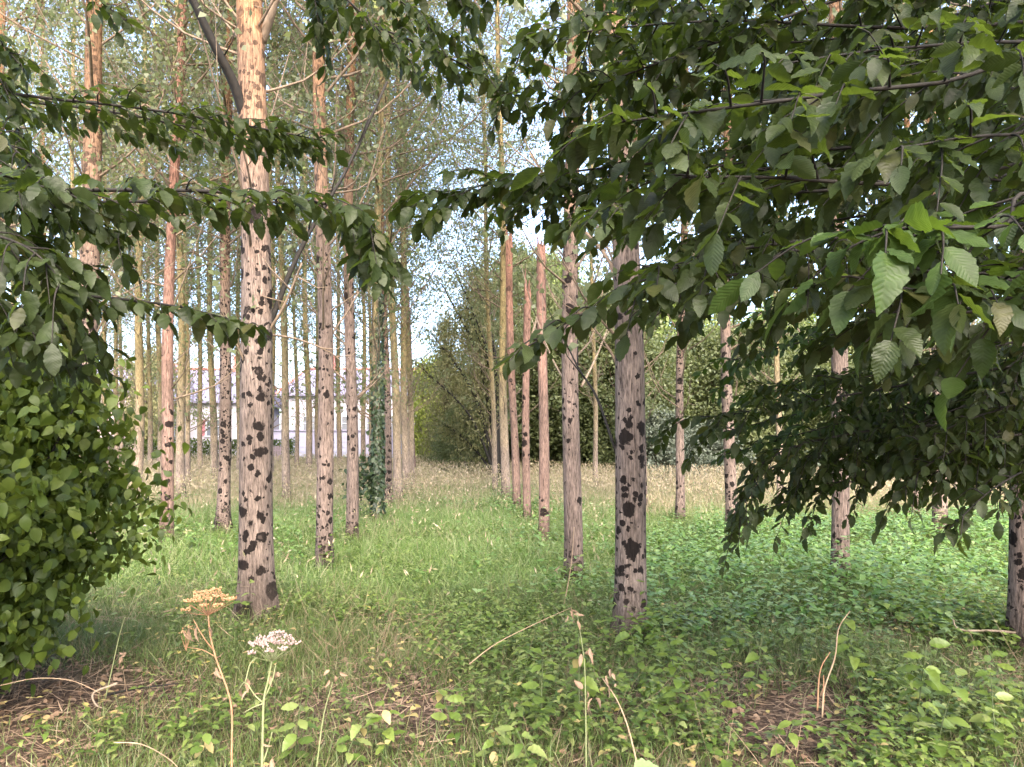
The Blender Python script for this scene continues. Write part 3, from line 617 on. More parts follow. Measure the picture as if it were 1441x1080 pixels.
for i, (bx, by, wd, lb) in enumerate(((212, 668, 7, 'thin far poplar just right of the pale cream trunk'), (282, 670, 7, 'thin far poplar in front of the clipped hedge'), (322, 668, 6, 'thin far poplar behind the blackened slender trunk'), (418, 670, 6, 'thin far poplar in front of the paling fence'), (447, 668, 6, 'thin far poplar half hidden by the speckled trunk'), (512, 672, 7, 'thin far poplar between the freckled and ivied trunks'), (523, 666, 6, 'thin far poplar just left of the ivied trunk'), (150, 680, 8, 'far poplar over the shoulder of the left bush'))):
    tree(bx, by, wd, bx-3+i % 3, 420, 'bark_pale', lb, seed=70+i, flare=.2)
for i, (bx, by) in enumerate(((-160, 720), (-60, 690), (-220, 690), (1480, 720), (1560, 760), (1640, 705), (20, 672), (60, 680))):
    tree(bx, by, 9+.12*(by-660), bx, 400, 'bark_mid' if i % 2 else 'bark_pale', ['poplar beyond the left side, its crown leaning into view', 'pale poplar behind the left bush, crown only', 'poplar far outside at left', 'pale poplar outside the right edge', 'stout poplar outside the right edge', 'slim poplar far outside at right', 'thin pale poplar behind the top of the left bush', 'thin poplar behind the right shoulder of the left bush'][i], seed=50+i)
# ivy on the ivied trunk, and its sprout
g = np.random.default_rng(77); n = 3800
th = g.random(n)*6.28; zz = 4.6*g.random(n)**1.3+.2; rr = .5*12.5*((CAMH-.10)*F/100.0)/F*(1.05-zz/40)+.005+.045*g.random(n)*(1-zz/6)
P = np.stack((rr*np.cos(th), rr*np.sin(th), zz), -1); d = np.stack((.3*np.cos(th), .3*np.sin(th), -np.ones(n)), -1)+g.normal(0, .35, (n, 3)); up = np.stack((np.cos(th), np.sin(th), .3*np.ones(n)), -1)+g.normal(0, .25, (n, 3))
b = MB(); b.inst(FARL[0], P, frames(d, up), .085*(.6+.7*g.random(n)))
n = 320; P = g.normal(0, 1, (n, 3))*np.array((.18, .18, .28))+np.array((-.25, -.1, .9)); b.inst(FARL[0], P, frames(g.normal(0, 1, (n, 3)), g.normal(0, .6, (n, 3))+np.array((0, -.4, 1))), .12*(.6+.7*g.random(n)))
b.build('ivy', M['ivy_leaf'], ivy)
# leaning many-stemmed willow in the middle
wx = px(703, 690, 33)[0]; e = empty('willow_tree', (wx, 33, float(gz(wx, 33))), 'many stemmed willow leaning left over the olive conical tree', 'tree')
g = np.random.default_rng(31)
tips = [(608, 470), (622, 400), (640, 380), (655, 430), (668, 390), (596, 520), (632, 600)]
leafpos = []
for k, (tx, ty) in enumerate(tips):
    b = MB(); P0 = np.array((g.normal(0, .1), g.normal(0, .1), -.1)); P2 = px(tx, ty, 33+g.normal(0, .8))-np.array(e.location); P1 = P0*.5+P2*.5+np.array((.4*(P2[2] > 3), 0, .25*P2[2]*.4))
    Q = catmull([P0, P1, P2], 14); b.tube(Q, np.linspace(.13 if k < 5 else .07, .03, 14), 6)
    for j in range(4, 14):
        for q in range(3):
            dv = nrm(np.array((-.5, 0, .6))+g.normal(0, .7, 3)); L = .5+.9*g.random(); b.tube([Q[j], Q[j]+dv*L*.5, Q[j]+dv*L+np.array((0, 0, -.1))], [.014, .009, .004], 4)
            leafpos.append(Q[j]+dv*L*(g.random((34, 1))**.6)+g.normal(0, .2, (34, 3)))
    b.build('stem', M['wood_dark'], e)
P = np.concatenate(leafpos); n = len(P); d = g.normal(0, .6, (n, 3)); d[:, 2] -= .9
b = MB(); b.inst(FARL[0], P, frames(d, g.normal(0, 1, (n, 3))), np.stack((.10*np.ones(n), .17*(.6+.7*g.random(n)), .1*np.ones(n)), -1)); b.build('crown', M['far_leaf_olive'], e)

# ------------------------------------------------------------------ foreground: overhanging trees
def bough(pts, seed, ntw=22, tw=.42, leaf=.075, r0=.010, droop=.25, T=ELM, spacing=.036, start=.12, flat=.35, fine=True, tilt=0.0):
    """a branch with alternate side shoots in a loose flat spray, every shoot with two rows of leaves"""
    leaf *= .93; spacing *= .76
    g = np.random.default_rng(seed); b = MB()
    Q = catmull(pts, 28); L = np.linalg.norm(np.diff(Q, axis=0), axis=1).sum()
    b.tube(Q, np.linspace(r0, .0022, 28), 6)
    LP, LD, LU = [], [], []
    def leafy(tw_path):
        seg = np.linalg.norm(np.diff(tw_path, axis=0), axis=1); Lt = seg.sum(); m = max(3, int(Lt/spacing)); 
        for i in range(m):
            t = .12+.88*(i+.5*g.random())/m; f = t*(len(tw_path)-1); k = min(int(f), len(tw_path)-2); p = tw_path[k]+(tw_path[k+1]-tw_path[k])*(f-k); tg = nrm(tw_path[k+1]-tw_path[k])
            sd = nrm(np.cross(tg, np.array((0, 0, 1.0))))*(1 if i % 2 else -1)
            a = R(35+35*g.random()); dv = tg*math.cos(a)+sd*math.sin(a)+np.array((0, 0, -.15-.75*g.random()**2))+g.normal(0, .16, 3)
            LP.append(p+nrm(dv)*.004); LD.append(dv); LU.append(np.array((0, 0, 1.0))+sd*.25+g.normal(0, .34, 3)+np.array((0, -tilt, 0)))
        LP.append(tw_path[-1]); LD.append(tg+np.array((0, 0, -.35))+g.normal(0, .15, 3)); LU.append(np.array((0, 0, 1.0))+g.normal(0, .3, 3))
    for i in range(ntw):
        t = start+(1-start)*(i+g.random()*.8)/ntw; f = t*27; k = min(int(f), 26); p = Q[k]+(Q[k+1]-Q[k])*(f-k); tg = nrm(Q[k+1]-Q[k])
        s = 1 if i % 2 else -1; sd = nrm(np.cross(tg, np.array((0, 0, 1.0))))*s
        a = R(40+28*g.random()); dv = nrm(tg*math.cos(a)+sd*math.sin(a)+np.array((0, 0, g.normal(0, flat)))); Lt = tw*(1.05-.55*t)*(.55+.75*g.random())
        W = catmull([p, p+dv*Lt*.5+np.array((0, 0, .02*Lt)), p+dv*Lt+tg*Lt*.12+np.array((0, 0, -droop*Lt))], 8)
        b.tube(W, np.linspace(.0032, .0012, 8), 4, cap=False); leafy(W)
        if fine and Lt > .25:
            for q in (3, 5):
                d2 = nrm(dv+sd*0+tg*.8*(1 if q == 3 else -.2)+g.normal(0, .2, 3)); W2 = catmull([W[q], W[q]+d2*Lt*.25, W[q]+d2*Lt*.45+np.array((0, 0, -droop*Lt*.5))], 5); b.tube(W2, np.linspace(.002, .001, 5), 3, cap=False); leafy(W2)
    leafy(Q[20:])
    LP, LD, LU = np.array(LP), np.array(LD), np.array(LU); n = len(LP); sc = leaf*(.55+.6*g.random(n)); kk = g.integers(0, len(T), n)
    for t in range(len(T)):
        q = kk == t; b.inst(T[t], LP[q], frames(LD[q], LU[q]), sc[q], mat=1)
    return b
def overhang(name, root, label, boughs, h, r, leafm, crown=None, hang=None):
    e = empty(name, (root[0], root[1], float(gz(*root))), label, 'tree')
    T0 = np.array((root[0], root[1], float(gz(*root))))
    b = MB(); b.tube(catmull([(0, 0, -.2), (.06, .03, h*.4), (-.03, .08, h)], 14), np.linspace(r*1.15, r*.3, 14), 12); b.build('trunk', M['wood_mid'], e)
    for i, bb in enumerate(boughs):
        pts = [px(*q)-T0 for q in bb['p']]
        joint = np.array((0, 0, max(.5, pts[0][2]-.25*np.linalg.norm(pts[0][:2])))) if bb.get('join', True) else None
        mm = M[bb.get('m', leafm)]
        kw = {k: v for k, v in bb.items() if k not in ('p', 'm', 'join')}
        if joint is not None:
            full = [joint]+pts; l1 = np.linalg.norm(pts[0]-joint); l2 = sum(np.linalg.norm(pts[k+1]-pts[k]) for k in range(len(pts)-1)); kw['start'] = max(.03, (1/(len(full)-1))*.85 if len(full) > 2 else .4)
            pts = full
        bough(pts, 300+i+17*len(boughs), **kw).build('bough', [M['wood_dark'], mm], e)
    if crown: 
        o = crown.build('crown', [M[leafm], M['wood_dark']], e)
    return e
RT = []
def rb(p, **k): RT.append(dict(p=p, **k))
# large close leaves at right
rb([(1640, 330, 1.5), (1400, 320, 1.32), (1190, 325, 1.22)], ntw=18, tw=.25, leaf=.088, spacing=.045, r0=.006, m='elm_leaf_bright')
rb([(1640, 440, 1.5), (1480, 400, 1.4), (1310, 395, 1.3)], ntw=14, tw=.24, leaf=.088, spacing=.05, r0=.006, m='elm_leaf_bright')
rb([(1640, 210, 1.7), (1420, 190, 1.5), (1230, 215, 1.4)], ntw=16, tw=.26, leaf=.088, spacing=.045, r0=.006)
rb([(1640, 390, 1.6), (1420, 420, 1.4), (1230, 400, 1.3)], ntw=16, tw=.26, leaf=.085, spacing=.045, r0=.006)
rb([(1700, 100, 1.9), (1300, 120, 1.7), (1040, 150, 1.55), (850, 175, 1.5)], ntw=26, tw=.32, leaf=.085, spacing=.04, r0=.008)
rb([(1700, 250, 1.9), (1300, 260, 1.7), (1080, 250, 1.6), (940, 250, 1.55)], ntw=22, tw=.3, leaf=.085, spacing=.042, r0=.008)
rb([(1700, 330, 2.3), (1300, 330, 2.1), (1050, 350, 1.95), (890, 400, 1.85)], ntw=26, tw=.36, leaf=.082, spacing=.042, r0=.008)
rb([(1300, 380, 2.2), (1050, 385, 2.1), (860, 425, 2.0), (730, 495, 2.0)], ntw=20, tw=.2, leaf=.078, spacing=.05, r0=.006)
rb([(1700, 30, 2.6), (1300, 40, 2.4), (1000, 30, 2.4), (730, 55, 2.5)], ntw=36, tw=.42, leaf=.078, r0=.010)
rb([(1600, -90, 2.7), (1250, -20, 2.5), (980, 70, 2.5), (760, 150, 2.6)], ntw=34, tw=.42, leaf=.078, r0=.010)
rb([(1700, 170, 2.9), (1300, 200, 2.8), (980, 225, 2.9), (780, 245, 3.0), (600, 275, 3.1)], ntw=40, tw=.42, leaf=.082, r0=.011)
rb([(1700, 240, 2.6), (1300, 260, 2.4), (1000, 280, 2.35), (830, 300, 2.3)], ntw=32, tw=.42, leaf=.08, r0=.010)
rb([(1700, 400, 3.0), (1350, 390, 2.8), (1100, 400, 2.7), (900, 430, 2.6)], ntw=30, tw=.4, leaf=.08, r0=.010)
rb([(1700, 150, 3.2), (1350, 120, 3.0), (1050, 130, 3.0), (860, 110, 3.1)], ntw=36, tw=.5, leaf=.08, r0=.012)
rb([(1700, 300, 3.4), (1350, 290, 3.2), (1120, 320, 3.1), (960, 350, 3.0)], ntw=34, tw=.5, leaf=.08, r0=.012)
rb([(1600, -60, 3.4), (1350, 20, 3.2), (1120, 60, 3.2), (900, 50, 3.3)], ntw=36, tw=.5, leaf=.08, r0=.012)
rb([(1600, -200, 3.0), (1350, -120, 2.9), (1000, -60, 2.8), (690, -20, 2.9)], ntw=36, tw=.5, leaf=.08, r0=.012)
rb([(1700, 90, 2.1), (1450, 60, 2.0), (1250, 70, 1.9), (1100, 90, 1.9)], ntw=24, tw=.4, leaf=.08, r0=.008)
rb([(1700, 420, 2.3), (1500, 430, 2.1), (1350, 440, 2.0), (1220, 440, 2.0)], ntw=20, tw=.36, leaf=.085, r0=.008)
# farther boughs that close the crown at the upper right
for k, (ya, yb, d, xe) in enumerate(((-60, -20, 4.6, 880), (20, 60, 4.4, 860), (110, 120, 4.8, 880), (180, 190, 4.4, 900), (250, 260, 4.8, 930), (310, 330, 4.5, 960), (360, 390, 4.9, 1000), (-120, -80, 4.2, 780), (70, 20, 5.2, 840), (220, 150, 5.4, 980))):
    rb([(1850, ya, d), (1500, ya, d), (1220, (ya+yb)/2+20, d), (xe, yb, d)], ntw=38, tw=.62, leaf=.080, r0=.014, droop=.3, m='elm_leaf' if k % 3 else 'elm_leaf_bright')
rb([(1300, 215, 3.2), (1000, 235, 3.1), (800, 255, 3.1), (650, 285, 3.15)], ntw=30, tw=.34, leaf=.078, r0=.008)
rb([(1300, 240, 2.9), (1000, 250, 2.9), (860, 262, 2.95), (720, 300, 3.0)], ntw=22, tw=.26, leaf=.074, r0=.008)
# the drooping spray in the middle right
rb([(1720, 470, 3.7), (1400, 520, 3.6), (1200, 555, 3.5), (1000, 588, 3.4)], ntw=46, tw=.46, leaf=.066, r0=.013, droop=.25, spacing=.032)
rb([(1720, 540, 3.6), (1400, 590, 3.5), (1200, 610, 3.4), (1075, 650, 3.35), (1038, 735, 3.35)], ntw=40, tw=.32, leaf=.066, r0=.011, droop=.35, spacing=.032)
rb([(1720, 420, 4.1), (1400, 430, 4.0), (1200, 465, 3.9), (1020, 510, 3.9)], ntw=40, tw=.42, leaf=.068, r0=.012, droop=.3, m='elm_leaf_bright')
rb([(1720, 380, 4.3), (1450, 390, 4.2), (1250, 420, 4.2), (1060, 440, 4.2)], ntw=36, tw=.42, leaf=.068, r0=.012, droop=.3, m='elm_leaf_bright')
rb([(1720, 500, 4.2), (1400, 540, 4.1), (1230, 590, 4.0), (1120, 650, 4.0)], ntw=36, tw=.40, leaf=.068, r0=.012, droop=.35, spacing=.034)
rb([(1720, 600, 3.2), (1450, 610, 3.1), (1330, 640, 3.0), (1255, 700, 3.0)], ntw=20, tw=.24, leaf=.066, r0=.009, droop=.4)
rb([(1720, 640, 2.8), (1500, 650, 2.7), (1410, 680, 2.6), (1330, 750, 2.6)], ntw=12, tw=.15, leaf=.072, r0=.006, droop=.5, spacing=.05)
rb([(1720, 560, 3.0), (1500, 560, 2.9), (1380, 585, 2.9), (1290, 625, 2.9)], ntw=24, tw=.34, leaf=.068, r0=.009, droop=.3)
rb([(1720, 460, 3.2), (1500, 470, 3.0), (1350, 500, 3.0), (1180, 540, 3.0)], ntw=26, tw=.4, leaf=.07, r0=.009, droop=.25)
rb([(1720, 590, 3.5), (1550, 600, 3.4), (1460, 620, 3.4), (1400, 670, 3.4)], ntw=18, tw=.3, leaf=.068, r0=.009, droop=.4)
rb([(1720, 640, 4.6), (1500, 640, 4.5), (1380, 650, 4.5), (1180, 650, 4.5)], ntw=22, tw=.4, leaf=.07, r0=.009, droop=.3)
for k, (xe, ye, ys, d) in enumerate(((1020, 640, 540, 3.7), (1050, 670, 560, 3.6), (1100, 690, 590, 3.9), (1180, 650, 530, 3.5), (1270, 690, 600, 3.7), (1340, 660, 560, 3.3), (1200, 590, 480, 3.8), (1390, 690, 620, 3.9), (1040, 560, 500, 4.2), (1150, 695, 610, 4.3), (1010, 610, 520, 4.0), (1070, 720, 590, 3.8), (1230, 640, 560, 4.4), (1090, 630, 550, 4.4))):
    rb([(1720, ys-30, d+.2), (1500, ys, d+.1), ((1500+xe)/2, (ys+ye)/2-12, d), (xe, ye, d)], ntw=26, tw=.36, leaf=.066, r0=.009, droop=.35, spacing=.034, m='elm_leaf' if k % 2 else 'elm_leaf_bright')
cr = crown_bush(21, 3.2, 3.4, 3.6, 300, 20, .105, .0, 'round', T=BUSH, clump=.3)
cr.v = [v+np.array((-1.6, -1.6, 3.9)) for v in cr.v]  # unseen crown added above the viewer to shade the right boughs
overhang('overhanging_elm', (4.3, 2.4), 'elm with big toothed leaves overhanging from the right', RT, 6.5, .16, 'elm_leaf', crown=cr)
RT = []
# layered boughs from the left
rb([(-160, 125, 3.0), (100, 142, 2.9), (280, 165, 2.9), (455, 198, 3.0)], ntw=36, tw=.26, leaf=.072, r0=.009, droop=.05, flat=.10, spacing=.036)
rb([(-160, 275, 2.5), (120, 268, 2.3), (330, 272, 2.2), (500, 300, 2.2), (535, 370, 2.2)], ntw=40, tw=.24, leaf=.080, r0=.009, droop=.15, flat=.12, spacing=.042)
rb([(-160, 395, 2.6), (100, 415, 2.4), (240, 430, 2.35), (355, 458, 2.35)], ntw=24, tw=.15, leaf=.078, r0=.007, droop=.2, flat=.12, spacing=.046)
rb([(-160, 320, 2.2), (-40, 325, 2.0), (40, 350, 1.95), (90, 400, 1.95)], ntw=16, tw=.26, leaf=.082, r0=.007, droop=.3)
rb([(-160, 230, 2.3), (-30, 240, 2.1), (40, 258, 2.05), (110, 275, 2.0)], ntw=16, tw=.24, leaf=.082, r0=.007, droop=.25)
rb([(-180, 420, 2.8), (-20, 430, 2.6), (60, 450, 2.6), (120, 478, 2.6)], ntw=18, tw=.24, leaf=.076, r0=.007, droop=.3)
rb([(-180, 60, 2.8), (-40, 80, 2.7), (10, 130, 2.7), (30, 210, 2.7)], ntw=16, tw=.20, leaf=.074, r0=.007, droop=.3)
rb([(-180, 20, 3.0), (-40, 30, 2.9), (0, 60, 2.9), (35, 100, 2.9)], ntw=10, tw=.18, leaf=.074, r0=.006, droop=.3)
rb([(-180, 470, 3.0), (-20, 480, 2.8), (60, 495, 2.8), (110, 520, 2.8)], ntw=16, tw=.28, leaf=.076, r0=.007, droop=.35)
rb([(-160, 285, 2.8), (120, 285, 2.6), (330, 282, 2.5), (470, 300, 2.45), (505, 350, 2.45)], ntw=36, tw=.26, leaf=.084, r0=.008, droop=.22, flat=.14, spacing=.042)
rb([(-160, 135, 3.3), (100, 150, 3.2), (300, 185, 3.2), (440, 205, 3.2)], ntw=34, tw=.28, leaf=.076, r0=.008, droop=.08, flat=.12)
rb([(-180, 330, 2.6), (-30, 340, 2.5), (60, 380, 2.45), (130, 430, 2.4)], ntw=22, tw=.28, leaf=.078, r0=.007, droop=.3)
rb([(-180, 250, 2.8), (-30, 270, 2.6), (70, 300, 2.6), (170, 330, 2.6)], ntw=22, tw=.26, leaf=.078, r0=.007, droop=.3)
rb([(-180, 380, 2.4), (-60, 400, 2.3), (10, 440, 2.3), (50, 490, 2.3)], ntw=18, tw=.26, leaf=.078, r0=.007, droop=.3)
rb([(-180, 140, 2.5), (-50, 170, 2.4), (20, 210, 2.4), (70, 270, 2.4)], ntw=16, tw=.2, leaf=.078, r0=.007, droop=.3)
# boughs hanging in at the top middle
rb([(150, -190, 3.1), (380, -60, 2.9), (490, 20, 2.8), (610, 70, 2.75), (735, 140, 2.7)], ntw=36, tw=.24, leaf=.072, r0=.009, droop=.3, flat=.2)
rb([(150, -170, 3.0), (390, -70, 2.9), (440, -10, 2.9), (450, 50, 2.9)], ntw=16, tw=.2, leaf=.074, r0=.007, droop=.4)
rb([(250, -210, 2.8), (480, -100, 2.7), (600, -50, 2.6), (660, 10, 2.6)], ntw=20, tw=.22, leaf=.074, r0=.008, droop=.3)
rb([(200, -230, 3.4), (430, -90, 3.3), (560, 0, 3.3), (680, 80, 3.3)], ntw=30, tw=.32, leaf=.074, r0=.008, droop=.3)
rb([(200, -210, 2.7), (440, -40, 2.6), (540, 50, 2.6), (600, 110, 2.6)], ntw=18, tw=.18, leaf=.070, r0=.006, droop=.35)
rb([(-60, -190, 3.2), (80, -60, 3.0), (140, 0, 3.0), (178, 30, 3.0)], ntw=9, tw=.12, leaf=.074, r0=.006, droop=.4)
cl = crown_bush(22, 2.6, 2.8, 3.4, 220, 18, .10, .0, 'round', T=BUSH, clump=.3)
cl.v = [v+np.array((.9, -1.3, 4.0)) for v in cl.v]  # unseen left crown, also added overhead for its shade
overhang('overhanging_elm', (-4.3, 2.1), 'elm with layered level boughs reaching in from the left', RT, 6.2, .14, 'elm_leaf', crown=cl)
# leafy bush at the left
e = empty('leafy_bush', (-3.5, 4.5, 0), 'dense rounded green bush filling the left edge', 'bush')
bb = crown_bush(23, 1.16, 1.2, 2.35, 620, 46, .070, .34, 'round', T=BUSH, clump=.13, droop=1.1)
bb.build('foliage', [M['bush_leaf'], M['wood_dark']], e)
g = np.random.default_rng(5)
for k in range(9):
    a = k*.7; b = MB(); b.tube(catmull([(.1*math.cos(a), .1*math.sin(a), -.1), (.4*math.cos(a), .4*math.sin(a), .8), (.9*math.cos(a), .9*math.sin(a), 1.7+.3*g.random())], 8), np.linspace(.02, .005, 8), 5)
    b.build('stem', M['wood_dark'], e)

# ------------------------------------------------------------------ ground cover (nobody could count it)
def fan(g, n, d0, d1, power=1.0, margin=.78):
    """n random ground points between two distances, across a little more than the view"""
    y = np.sqrt(d0**2+(d1**2-d0**2)*g.random(n)**power); x = (g.random(n)*2-1)*margin*y
    return x, y
def pxy(x, y):
    return 720.5+x/y*F, 628+CAMH/y*F
def vnoise(x, y, s=1.0, k=0):
    return (np.sin(x*1.7*s+k)+np.sin(y*1.3*s+2.1*k+.6*np.sin(x*s))+np.sin((x+y)*.9*s+k*3)+np.sin((x-y*1.4)*2.3*s+k))/4
def bare(x, y):
    """0 where the earth shows through"""
    u, v = pxy(x, y)
    a = np.exp(-(((u-130)/200)**2+((v-965)/42)**2)*1.2); c = np.exp(-(((u-1090)/120)**2+((v-1000)/50)**2)*1.2); q = np.exp(-(((u-590)/70)**2+((v-995)/50)**2)*1.1); f = np.exp(-(((u-40)/90)**2+((v-1040)/50)**2))
    return np.clip(1-1.35*a-1.3*c-1.0*q-.8*f, 0, 1)*np.clip(.9+.9*vnoise(x, y, 2.6, 9), .45, 1)
def nettle_zone(x, y):
    u, v = pxy(x, y)
    edge = 880+60*vnoise(x, y, .5, 2)-np.clip(v-800, 0, 200)*.3
    z = np.clip((u-edge)/60, 0, 1)*np.clip((v-712+.03*(u-1440)*0)/14, 0, 1)*np.clip((940-v)/60, 0, 1)
    far_limit = np.clip((v-(742-(u-1000)*.055))/10, 0, 1)
    return z*far_limit
def feet(g, n, rmax):
    """points close round the feet of the nearer trunks"""
    k = g.integers(0, len(FEET), n); c = np.array(FEET)[k]; a = g.random(n)*6.28; r = c[:, 2]*1.1+rmax*g.random(n)**1.6*(.5+c[:, 2]*2)
    return c[:, 0]+r*np.cos(a), c[:, 1]+r*np.sin(a)
def blades(seed, n, d0, d1, lo, hi, wd, keep, name, mat, label=None, lean=.5, tilt=.9, at=None):
    g = np.random.default_rng(seed); x, y = at(g, n) if at else fan(g, n, d0, d1)
    k = g.random(n) < keep(x, y); x, y = x[k], y[k]; n = len(x)
    tuft = .75+.5*vnoise(x, y, 1.6, seed)
    L = (lo+(hi-lo)*g.random(n))*tuft
    P = np.stack((x, y, gz(x, y)-.01), -1)
    d = np.stack((g.normal(0, lean, n), g.normal(0, lean, n), np.ones(n)), -1)
    up = np.stack((g.normal(0, 1, n), g.normal(0, 1, n), np.zeros(n)), -1)
    b = MB(); kk = g.integers(0, 3, n); S = np.stack((wd*(.6+.8*g.random(n))*(.6+.04*y), L, L*tilt), -1); fr = frames(d, up)
    for t in range(3):
        q = kk == t; b.inst(BLADE[t], P[q], fr[q], S[q])
    return b
def dryzone(x, y):
    u, v = pxy(x, y)
    z = np.clip((v-640)/12, 0, 1)*np.clip((728+8*vnoise(x, y, .4, 1)-v+np.where(u > 880, 12, 0))/26, 0, 1)
    mid = 1-.75*np.exp(-((u-700)/75)**2)*np.clip((v-668)/20, 0, 1)
    return z*mid*(1-nettle_zone(x, y))
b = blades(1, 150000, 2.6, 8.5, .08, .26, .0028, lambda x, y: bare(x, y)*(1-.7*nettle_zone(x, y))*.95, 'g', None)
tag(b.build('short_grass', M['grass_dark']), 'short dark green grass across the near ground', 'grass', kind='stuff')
b = blades(2, 260000, 7.0, 27, .12, .42, .0032, lambda x, y: (1-.85*nettle_zone(x, y))*np.clip((y-6.3)/2.5, 0, 1)*(1-.55*dryzone(x, y)), 'g', None, lean=.6)
tag(b.build('meadow_grass', M['grass']), 'lush green grass between the trunks', 'grass', kind='stuff')
b = blades(3, 150000, 24, 64, .25, .6, .004, lambda x, y: (1-nettle_zone(x, y))*.9*(1-.6*dryzone(x, y)), 'g', None)
tag(b.build('distant_grass', M['grass']), 'far green grass towards the houses', 'grass', kind='stuff')
def dry():
    b = blades(4, 330000, 9, 46, .35, .75, .0022, lambda x, y: dryzone(x, y)*.97*np.clip(.8+.5*vnoise(x, y, .8, 3), .2, 1), 'g', None, lean=.28, tilt=.5)
    g = np.random.default_rng(44); x, y = fan(g, 160000, 9, 44); k = g.random(len(x)) < dryzone(x, y)*.8+.02; x, y = x[k], y[k]; n = len(x)
    z = gz(x, y)+.35+.45*g.random(n); P = np.stack((x, y, z), -1)
    d = g.normal(0, .5, (n, 3)); d[:, 2] += .8
    b.inst(FARL[0], P, frames(d, g.normal(0, 1, (n, 3))), np.stack((.03*(.6+.03*y), .085*(.6+.8*g.random(n))*(.7+.012*y), .03*np.ones(n)), -1))
    return b
tag(dry().build('dry_grass', M['grass_dry']), 'tall dry straw coloured grass in a band across the middle', 'grass', kind='stuff')
def herbs(seed, n, d0, d1, hgt, leaf, keep, T, pairs=4, at=None):
    """leafy weeds: a short stem with leaf pairs that open outwards"""
    g = np.random.default_rng(seed); x, y = at(g, n) if at else fan(g, n, d0, d1); k = g.random(n) < keep(x, y); x, y = x[k], y[k]; n = len(x)
    H = hgt*(.45+.75*g.random(n))*(.85+.6*vnoise(x, y, 1.1, seed)+.35*vnoise(x, y, 3.1, seed+2)); b = MB(); a0 = g.random(n)*6.28; lx = g.normal(0, .10, n); ly = g.normal(0, .10, n)
    for i in range(pairs):
        t = (i+1)/pairs
        for s in (0, 1):
            a = a0+i*1.57+s*math.pi+g.normal(0, .25, n); z = gz(x, y)+H*(.25+.75*t)
            P = np.stack((x+lx*t, y+ly*t, z), -1); el = .15+.4*(t > .9)-.25*g.random(n)
            d = np.stack((np.cos(a), np.sin(a), el), -1); up = np.stack((g.normal(0, .2, n), g.normal(0, .2, n), np.ones(n)), -1)
            kk = g.integers(0, len(T), n); sc = leaf*(.55+.6*g.random(n))*(1.15-.35*t)
            for q in range(len(T)):
                w_ = kk == q; b.inst(T[q], P[w_], frames(d[w_], up[w_]), sc[w_])
    return b
b = herbs(7, 13000, 6.0, 22, .44, .10, lambda x, y: nettle_zone(x, y)*.97, HERB, 4)
tag(b.build('nettle_patch', M['nettle']), 'bright green nettle bed on the right', 'nettles', kind='stuff')
b = herbs(8, 15000, 4.0, 15, .22, .062, lambda x, y: bare(x, y)*(1-.6*nettle_zone(x, y))*np.clip(.45+.7*vnoise(x, y, .9, 5), .05, .8), HERB, 3)
tag(b.build('low_weeds', M['herb']), 'low mixed green weeds among the grass', 'weeds', kind='stuff')
b = herbs(9, 9000, 2.9, 7.4, .26, .052, lambda x, y: bare(x, y)*np.clip((pxy(x, y)[0]-420)/300, .12, 1)*np.clip(.45+1.3*vnoise(x, y, 1.7, 8), .03, 1)*.85, NETTLE, 4)
tag(b.build('near_nettles', M['herb']), 'leafy nettles and seedlings carpeting the near ground', 'nettles', kind='stuff')
b = herbs(15, 1900, 3.0, 7.6, .46, .070, lambda x, y: bare(x, y)*np.clip((pxy(x, y)[0]-640)/350, .05, 1)*np.clip(.2+1.6*vnoise(x, y, 1.3, 11), .02, 1)*.8, BUSH, 5)
tag(b.build('tall_weeds', M['seedling_leaf']), 'patches of taller bright green weeds at the near right', 'weeds', kind='stuff')
b = herbs(16, 700, 2.9, 7.0, .22, .048, lambda x, y: np.clip(.3+.9*vnoise(x, y, 2.2, 4), .03, .8), BUSH, 2)
tag(b.build('yellowing_weeds', M['sick_leaf']), 'scattered yellowing leaves among the near weeds', 'weeds', kind='stuff')
b = blades(17, 13000, 2.7, 8, .18, .5, .0016, lambda x, y: np.clip(.12+.8*vnoise(x, y, 1.9, 6), .03, .8), 'g', None, lean=.7)
tag(b.build('bleached_grass', M['straw']), 'thin bleached grass stalks in the near ground', 'grass', kind='stuff')
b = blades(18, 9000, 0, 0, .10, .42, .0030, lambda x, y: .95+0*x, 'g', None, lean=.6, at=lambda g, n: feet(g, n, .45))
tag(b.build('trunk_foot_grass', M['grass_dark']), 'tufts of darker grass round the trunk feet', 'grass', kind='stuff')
b = herbs(19, 1100, 0, 0, .34, .075, lambda x, y: .9+0*x, BUSH, 3, at=lambda g, n: feet(g, n, .6))
tag(b.build('trunk_foot_weeds', M['herb']), 'small weeds crowding round the trunk feet', 'weeds', kind='stuff')
b = herbs(20, 16000, 7.5, 26, .50, .085, lambda x, y: (1-nettle_zone(x, y))*(1-.8*dryzone(x, y))*np.clip(-.12+1.5*vnoise(x, y, .75, 7)+.4*vnoise(x, y, 2.2, 1), 0, .8), HERB, 4)
tag(b.build('meadow_weeds', M['nettle']), 'patches of taller nettles and weeds through the grass', 'weeds', kind='stuff')
b = blades(21, 24000, 6.5, 24, .35, .75, .0016, lambda x, y: (1-nettle_zone(x, y))*np.clip(.1+.9*vnoise(x, y, .9, 12), .03, .7), 'g', None, lean=.45)
g = np.random.default_rng(45); x, y = fan(g, 18000, 6.5, 26); k = g.random(len(x)) < (1-nettle_zone(x, y))*np.clip(.15+.9*vnoise(x, y, .9, 12), .03, .7); x, y = x[k], y[k]; n = len(x)
P = np.stack((x, y, gz(x, y)+.25+.4*g.random(n)), -1); d = g.normal(0, .6, (n, 3)); d[:, 2] += .5
